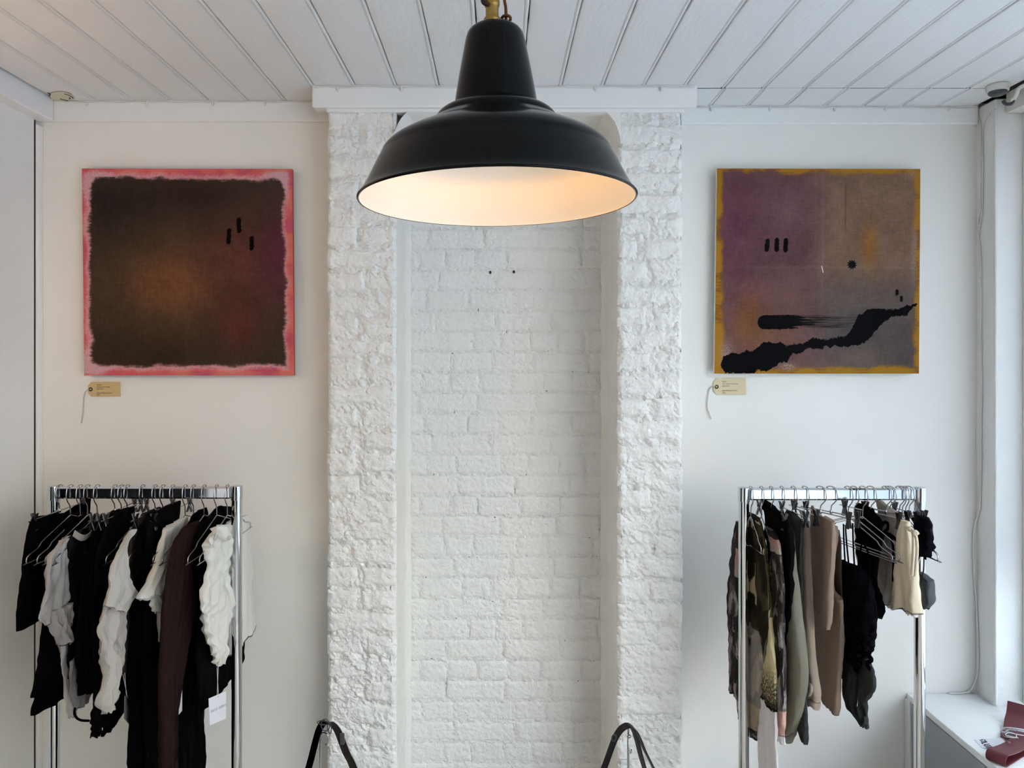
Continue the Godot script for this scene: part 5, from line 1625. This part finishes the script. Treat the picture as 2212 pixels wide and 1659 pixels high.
# ------------------------------------------------------------------ bags on stands before the chimney
func build_bags() -> void:
	var depth := 2.15
	var specs := [["before the left brick pier", -0.536, 0.705], ["before the right brick pier", 0.395, 0.700]]
	for k in 2:
		var s: Array = specs[k]
		var o := thing("bag_stand", "slim steel hook stand %s" % s[0], "stand", "bag stands before the chimney")
		o.position = Vector3(s[1], 0, -depth)
		var g := G.new()
		g.lathe([Vector2(0.0, 0.012), Vector2(0.085, 0.010), Vector2(0.09, 0.006), Vector2(0.09, 0.0), Vector2(0.0, 0.0)], 40)
		part("base", g, M.steel, o)
		g = G.new()
		g.tube([Vector3(0, 0.008, 0), Vector3(0, s[2] - 0.028, 0)], 0.0034, 12)
		part("rod", g, M.steel, o)
		g = G.new()
		if k == 0:
			g.tube(curve([Vector3(0.0, s[2] - 0.03, 0), Vector3(0.002, s[2] - 0.012, 0.0), Vector3(0.010, s[2] - 0.004, 0.004), Vector3(0.022, s[2] - 0.006, 0.010), Vector3(0.027, s[2] - 0.020, 0.012), Vector3(0.024, s[2] - 0.034, 0.012), Vector3(0.016, s[2] - 0.038, 0.010)], 5), 0.0024, 10)
		else:
			g.tube(curve([Vector3(0.0, s[2] - 0.03, 0), Vector3(0.0, s[2] + 0.012, 0.0)], 5), 0.0030, 10)
			g.tube(curve([Vector3(0.0, s[2] - 0.006, 0.010), Vector3(-0.003, s[2] - 0.030, 0.022), Vector3(-0.002, s[2] - 0.046, 0.024), Vector3(0.003, s[2] - 0.048, 0.026), Vector3(0.004, s[2] - 0.038, 0.028)], 5), 0.0022, 10)
			g.lathe([Vector2(0, -0.006), Vector2(0.005, -0.004), Vector2(0.0062, 0.0), Vector2(0.005, 0.004), Vector2(0, 0.006)], 16, Vector3(0.0, s[2] - 0.008, 0.010))
		part("hook", g, M.steel, o)
	# left bag: patent strap, the far leg matt with a buckle
	var o := thing("bag", "black shoulder bag with a shiny patent strap, hung before the left brick pier", "bag", "black bags on stands")
	bag_body(o, Vector3(-0.515, 0.20, -depth + 0.085))
	strap(o, [[664, 1668], [672, 1640], [680, 1608], [688, 1580], [697, 1563], [705, 1558]], depth - 0.02, Vector3(0.011, 0, 0.010), M.patent)
	strap(o, [[712, 1560], [722, 1568], [731, 1582], [738, 1600], [748, 1626], [758, 1645], [768, 1670]], depth - 0.01, Vector3(0.013, 0.005, 0.008), M.leather)
	var g := G.new()
	g.box(at(739, 1596, depth - 0.028) - Vector3(0.007, 0.017, 0.004), at(739, 1596, depth - 0.028) + Vector3(0.007, 0.017, 0.004), 0.002)
	part("buckle", g, M.grey_plastic, o)
	g = G.new()
	for r in [[698, 1557, 0.018, 0.008, 0.4], [703, 1562, 0.013, 0.020, 0.0], [712, 1568, 0.006, 0.018, 0.9]]:
		var ring := []
		for i in 21:
			var a := TAU * i / 20.0
			ring.append(at(r[0], r[1], depth - 0.04) + Vector3(r[2] * cos(a), r[3] * sin(a) - 0.006, 0.004 * sin(a + r[4])))
		g.tube(ring, 0.0014, 8)
	part("strap_ring", g, M.grey_plastic, o)
	# right bag: one broad strap, forking on the right
	o = thing("bag", "black shoulder bag with a forked matt strap, hung before the right brick pier", "bag", "black bags on stands")
	bag_body(o, Vector3(0.395, 0.20, -depth + 0.085))
	strap(o, [[1300, 1672], [1312, 1640], [1322, 1612], [1330, 1592], [1342, 1575], [1357, 1567], [1371, 1574], [1381, 1592], [1390, 1615], [1402, 1640], [1418, 1672]], depth - 0.015, Vector3(0.005, -0.003, 0.010), M.leather)
	strap(o, [[1357, 1568], [1368, 1578], [1376, 1600], [1384, 1632], [1396, 1672]], depth + 0.005, Vector3(0.006, 0, 0.010), M.leather)
	g = G.new()
	var ring := []
	for i in 17:
		var a := TAU * i / 16.0
		ring.append(at(1326, 1594, depth - 0.03) + Vector3(0.006 * cos(a), 0.013 * sin(a), 0.006 * sin(a)))
	g.tube(ring, 0.0018, 8)
	part("strap_ring", g, M.grey_plastic, o)

func bag_body(o: Node3D, c: Vector3) -> void:
	var g := G.new()
	var rows := []
	for j in 13:
		var v := j / 12.0
		var w := 0.15 - 0.03 * v
		var d := 0.055 * sin(PI * clampf(0.12 + 0.8 * (1.0 - v), 0.0, 1.0)) + 0.008
		var r := []
		for i in 32:
			var a := TAU * i / 32.0
			r.append(c + Vector3(w * signf(cos(a)) * pow(absf(cos(a)), 0.5), -0.08 + 0.26 * v, d * signf(sin(a)) * pow(absf(sin(a)), 0.6)))
		rows.append(r)
	g.grid(rows, true, true)
	g.fan(rows[0], c + Vector3(0, -0.082, 0), Vector3.DOWN)
	g.fan(rows[-1], c + Vector3(0, 0.18, 0), Vector3.UP)
	part("body", g, M.leather, o)
	for sx in [-1.0, 1.0]:
		g = G.new()
		g.band(curve([c + Vector3(sx * 0.115, 0.16, 0), c + Vector3(sx * 0.105, 0.20, 0), c + Vector3(sx * 0.075, 0.32, 0)], 5), Vector3(0.006, 0, 0.010), 0.003)
		part("strap_end", g, M.leather, o)

func strap(o: Node3D, px: Array, depth: float, side: Vector3, m: Material) -> void:
	var p := []
	for q in px:
		p.append(at(q[0], q[1], depth))
	var g := G.new()
	g.band(curve(p, 6), side, 0.003)
	part("strap", g, m, o)

# ------------------------------------------------------------------ cables, detector, things on the window seat, tags
func build_small_things() -> void:
	build_price_tags()
	# smoke alarm on the ceiling in the window corner
	var o := thing("smoke_alarm", "white ceiling smoke alarm with a dark grey dome in the window corner", "smoke alarm")
	o.position = Vector3(1.685, CEIL, -2.395)
	o.scale = Vector3.ONE * 0.82
	var g := G.new()
	g.lathe(curve([Vector2(0.0, 0.0), Vector2(0.040, 0.0), Vector2(0.040, -0.024), Vector2(0.036, -0.029), Vector2(0.0, -0.029)], 3), 40)
	part("base", g, M.plastic, o)
	g = G.new()
	g.lathe(curve([Vector2(0.034, -0.028), Vector2(0.033, -0.036), Vector2(0.024, -0.043), Vector2(0.010, -0.046), Vector2(0.0, -0.046)], 4), 40)
	part("dome", g, M.grey_plastic, o)
	# cables
	g = G.new()
	g.tube(curve([Vector3(1.84, CEIL - 0.015, -1.6), Vector3(1.80, CEIL - 0.02, -2.0), Vector3(1.765, CEIL - 0.022, -2.26), Vector3(1.722, CEIL - 0.028, -2.335), Vector3(1.712, CEIL - 0.050, -2.345), Vector3(1.706, CEIL - 0.066, -2.350), Vector3(1.696, CEIL - 0.068, -2.352)], 6), 0.0062, 10)
	var w := thing("cable", "thick white cable looping over the window head to the smoke alarm", "cable")
	part("sheath", g, M.cable, w)
	g = G.new()
	g.tube(curve([Vector3(1.706, CEIL - 0.066, -2.350), Vector3(1.700, CEIL - 0.078, -2.352), Vector3(1.686, CEIL - 0.078, -2.356), Vector3(1.678, CEIL - 0.066, -2.36)], 5), 0.0058, 10)
	part("bare_end", g, M.grey_plastic, w)
	var runs := [[[[2086, 238], [2104, 241], [2113, 252], [2118, 275], [2119, 320], [2119, 400], [2118, 455], [2113, 470], [2112, 500], [2117, 540], [2119, 600], [2119, 700], [2120, 790], [2120, 850]], 0.0026, "thin white cable pinned down the top of the window corner"],
		[[[2150, 236], [2136, 246], [2127, 262], [2123, 290], [2122, 340], [2122, 410], [2121, 458], [2116, 486], [2114, 510]], 0.0022, "second thin white cable curving down from the smoke alarm"],
		[[[2120, 850], [2119, 940], [2119, 1000], [2118, 1040], [2116, 1100], [2108, 1125], [2103, 1165], [2104, 1230], [2108, 1290], [2111, 1350], [2113, 1400], [2112, 1450], [2104, 1478], [2094, 1493], [2076, 1497], [2050, 1499]], 0.0030, "painted white cable sagging down the window corner to the seat"]]
	for r in runs:
		var p := []
		for q in r[0]:
			var v := on(q[0], q[1], 1.7605)
			if -v.z > 2.612:
				v = at(q[0], q[1], 2.612)
			v.y = maxf(v.y, 0.5955)
			p.append(v)
		g = G.new()
		g.tube(curve(p, 5), r[1], 8)
		var c := thing("cable", r[2], "cable", "cables in the window corner")
		part("sheath", g, M.cable, c)
		for k in range(1, p.size(), 3):
			g = G.new()
			g.lathe([Vector2(0, 0.006), Vector2(0.0042, 0.004), Vector2(0.0042, -0.004), Vector2(0, -0.006)], 8, p[k])
			part("cable_clip", g, M.cable, c)
	build_belt()

func seat(px: float, py: float, lift := 0.0) -> Vector3:
	var z := (EYE - 0.592 - lift) * F / (py - CY)
	return at(px, py, z)

func build_belt() -> void:
	# maroon leather belt folded on the seat, with a silver buckle and a printed card
	var o := thing("belt", "wide maroon leather belt folded on the window seat, with a silver buckle", "belt")
	var a := Vector3(1.507, 0, -2.195)
	var ax := Vector3(0.033, 0, 0.042).normalized() * 0.027
	var dir := Vector3(0.180, 0, -0.110).normalized()
	var mid := Vector3(1.528, 0.592, -2.172)
	var prof := []
	for k in 13:
		var t := PI * 0.5 + PI * k / 12.0
		prof.append(mid + dir * (0.016 * cos(t) + 0.004) + Vector3(0, 0.0175 + 0.0155 * sin(t), 0))
	var low := []
	for k in 8:
		low.append(mid + dir * (0.01 + 0.03 * k) + Vector3(0, 0.0020 + 0.002 * k * (1.0 if k > 4 else 0.0), 0))
	var top := []
	for k in 9:
		var s := k / 8.0
		top.append(mid + dir * (0.22 - 0.215 * s) + Vector3(0, 0.030 - 0.010 * sin(PI * s) + 0.003 * s, 0))
	var pts := top + prof + low
	var g := G.new()
	g.band(pts, ax, 0.0034)
	part("strap", g, M.maroon, o)
	g = G.new()
	var up := []
	for q in [[Vector3(1.630, 0.606, -2.285)], [Vector3(1.660, 0.602, -2.320)], [Vector3(1.690, 0.603, -2.355)], [Vector3(1.715, 0.612, -2.385)], [Vector3(1.735, 0.624, -2.405)], [Vector3(1.744, 0.640, -2.414)], [Vector3(1.752, 0.655, -2.422)]]:
		up.append(q[0] + Vector3(0.02, 0, 0.01))
	g.band(curve(up, 6), Vector3(0.030, 0, 0.026) * 0.85, 0.0034)
	part("strap", g, M.maroon, o)
	g = G.new()
	var c := Vector3(1.672, 0.624, -2.272)
	var e1 := Vector3(0.040, 0, 0.016)
	var e2 := Vector3(-0.012, 0.024, 0.016)
	for f in [1.0, 0.72]:
		var ring := []
		for i in 33:
			var t := TAU * i / 32.0
			ring.append(c + e1 * f * signf(cos(t)) * pow(absf(cos(t)), 0.7) * 1.25 + e2 * f * signf(sin(t)) * pow(absf(sin(t)), 0.7) * 1.2)
		g.tube(ring, 0.0028, 10)
	g.tube([c - e1 * 1.2, c + e1 * 1.2], 0.0026, 10)
	part("buckle", g, M.chrome, o)
	g = G.new()
	for p in [Vector3(1.604, 0.6235, -2.232), Vector3(1.680, 0.606, -2.330)]:
		g.lathe([Vector2(0, 0.0045), Vector2(0.004, 0.004), Vector2(0.0065, 0.002), Vector2(0.007, 0.0)], 20, p)
	part("stud", g, M.maroon, o)
	g = G.new()
	g.tube(curve([Vector3(1.618, 0.625, -2.262), Vector3(1.638, 0.628, -2.250), Vector3(1.650, 0.632, -2.262), Vector3(1.640, 0.630, -2.278), Vector3(1.622, 0.627, -2.268), Vector3(1.645, 0.630, -2.245)], 6), 0.0014, 8)
	part("string", g, M.white_string, o)
	# printed card tucked under the folded belt
	var k := thing("card", "white printed card with bold black lettering lying by the maroon belt", "card")
	var q := [seat(2104, 1598, 0.001), seat(2162, 1594, 0.018), seat(2186, 1612, 0.020), seat(2122, 1616, 0.001)]
	g = G.new()
	g.quad(q[0], q[1], q[2], q[3], Vector3.UP)
	var n := Vector3(0, -0.0008, 0)
	g.quad(q[0] + n, q[1] + n, q[2] + n, q[3] + n, Vector3.DOWN)
	for i in 4:
		g.quad(q[i], q[(i + 1) % 4], q[(i + 1) % 4] + n, q[i] + n, (q[i] + q[(i + 1) % 4]) / 2.0 - (q[0] + q[2]) / 2.0)
	part("paper", g, M.paper, k)
	var along: Vector3 = (q[3] - q[0]).normalized()
	var across: Vector3 = (q[1] - q[0]).normalized()
	var nn := across.cross(along).normalized()
	if nn.y < 0.0:
		nn = -nn
	var len: float = (q[3] - q[0]).length()
	var t := part("lettering", lettering("LUN", 0.026, 0.0002, "Droid Sans", true), M.ink, k)
	var y_axis := nn.cross(along).normalized()
	t.transform = Transform3D(Basis(along * 0.85, y_axis, nn), q[0] + along * len * 0.34 + across * 0.020 + nn * 0.0012)
	g = G.new()
	for i in 6:
		var a6 := TAU * i / 6.0
		var p: Vector3 = q[0] + along * len * 0.22 + across * 0.022 + (along * cos(a6) + across * sin(a6)) * 0.0065 + nn * 0.0012
		var ring := []
		for m in 8:
			ring.append(p + (along * cos(TAU * m / 8.0) + across * sin(TAU * m / 8.0)) * 0.0026)
		g.fan(ring, p, nn)
	part("printed_star", g, M.ink, k)
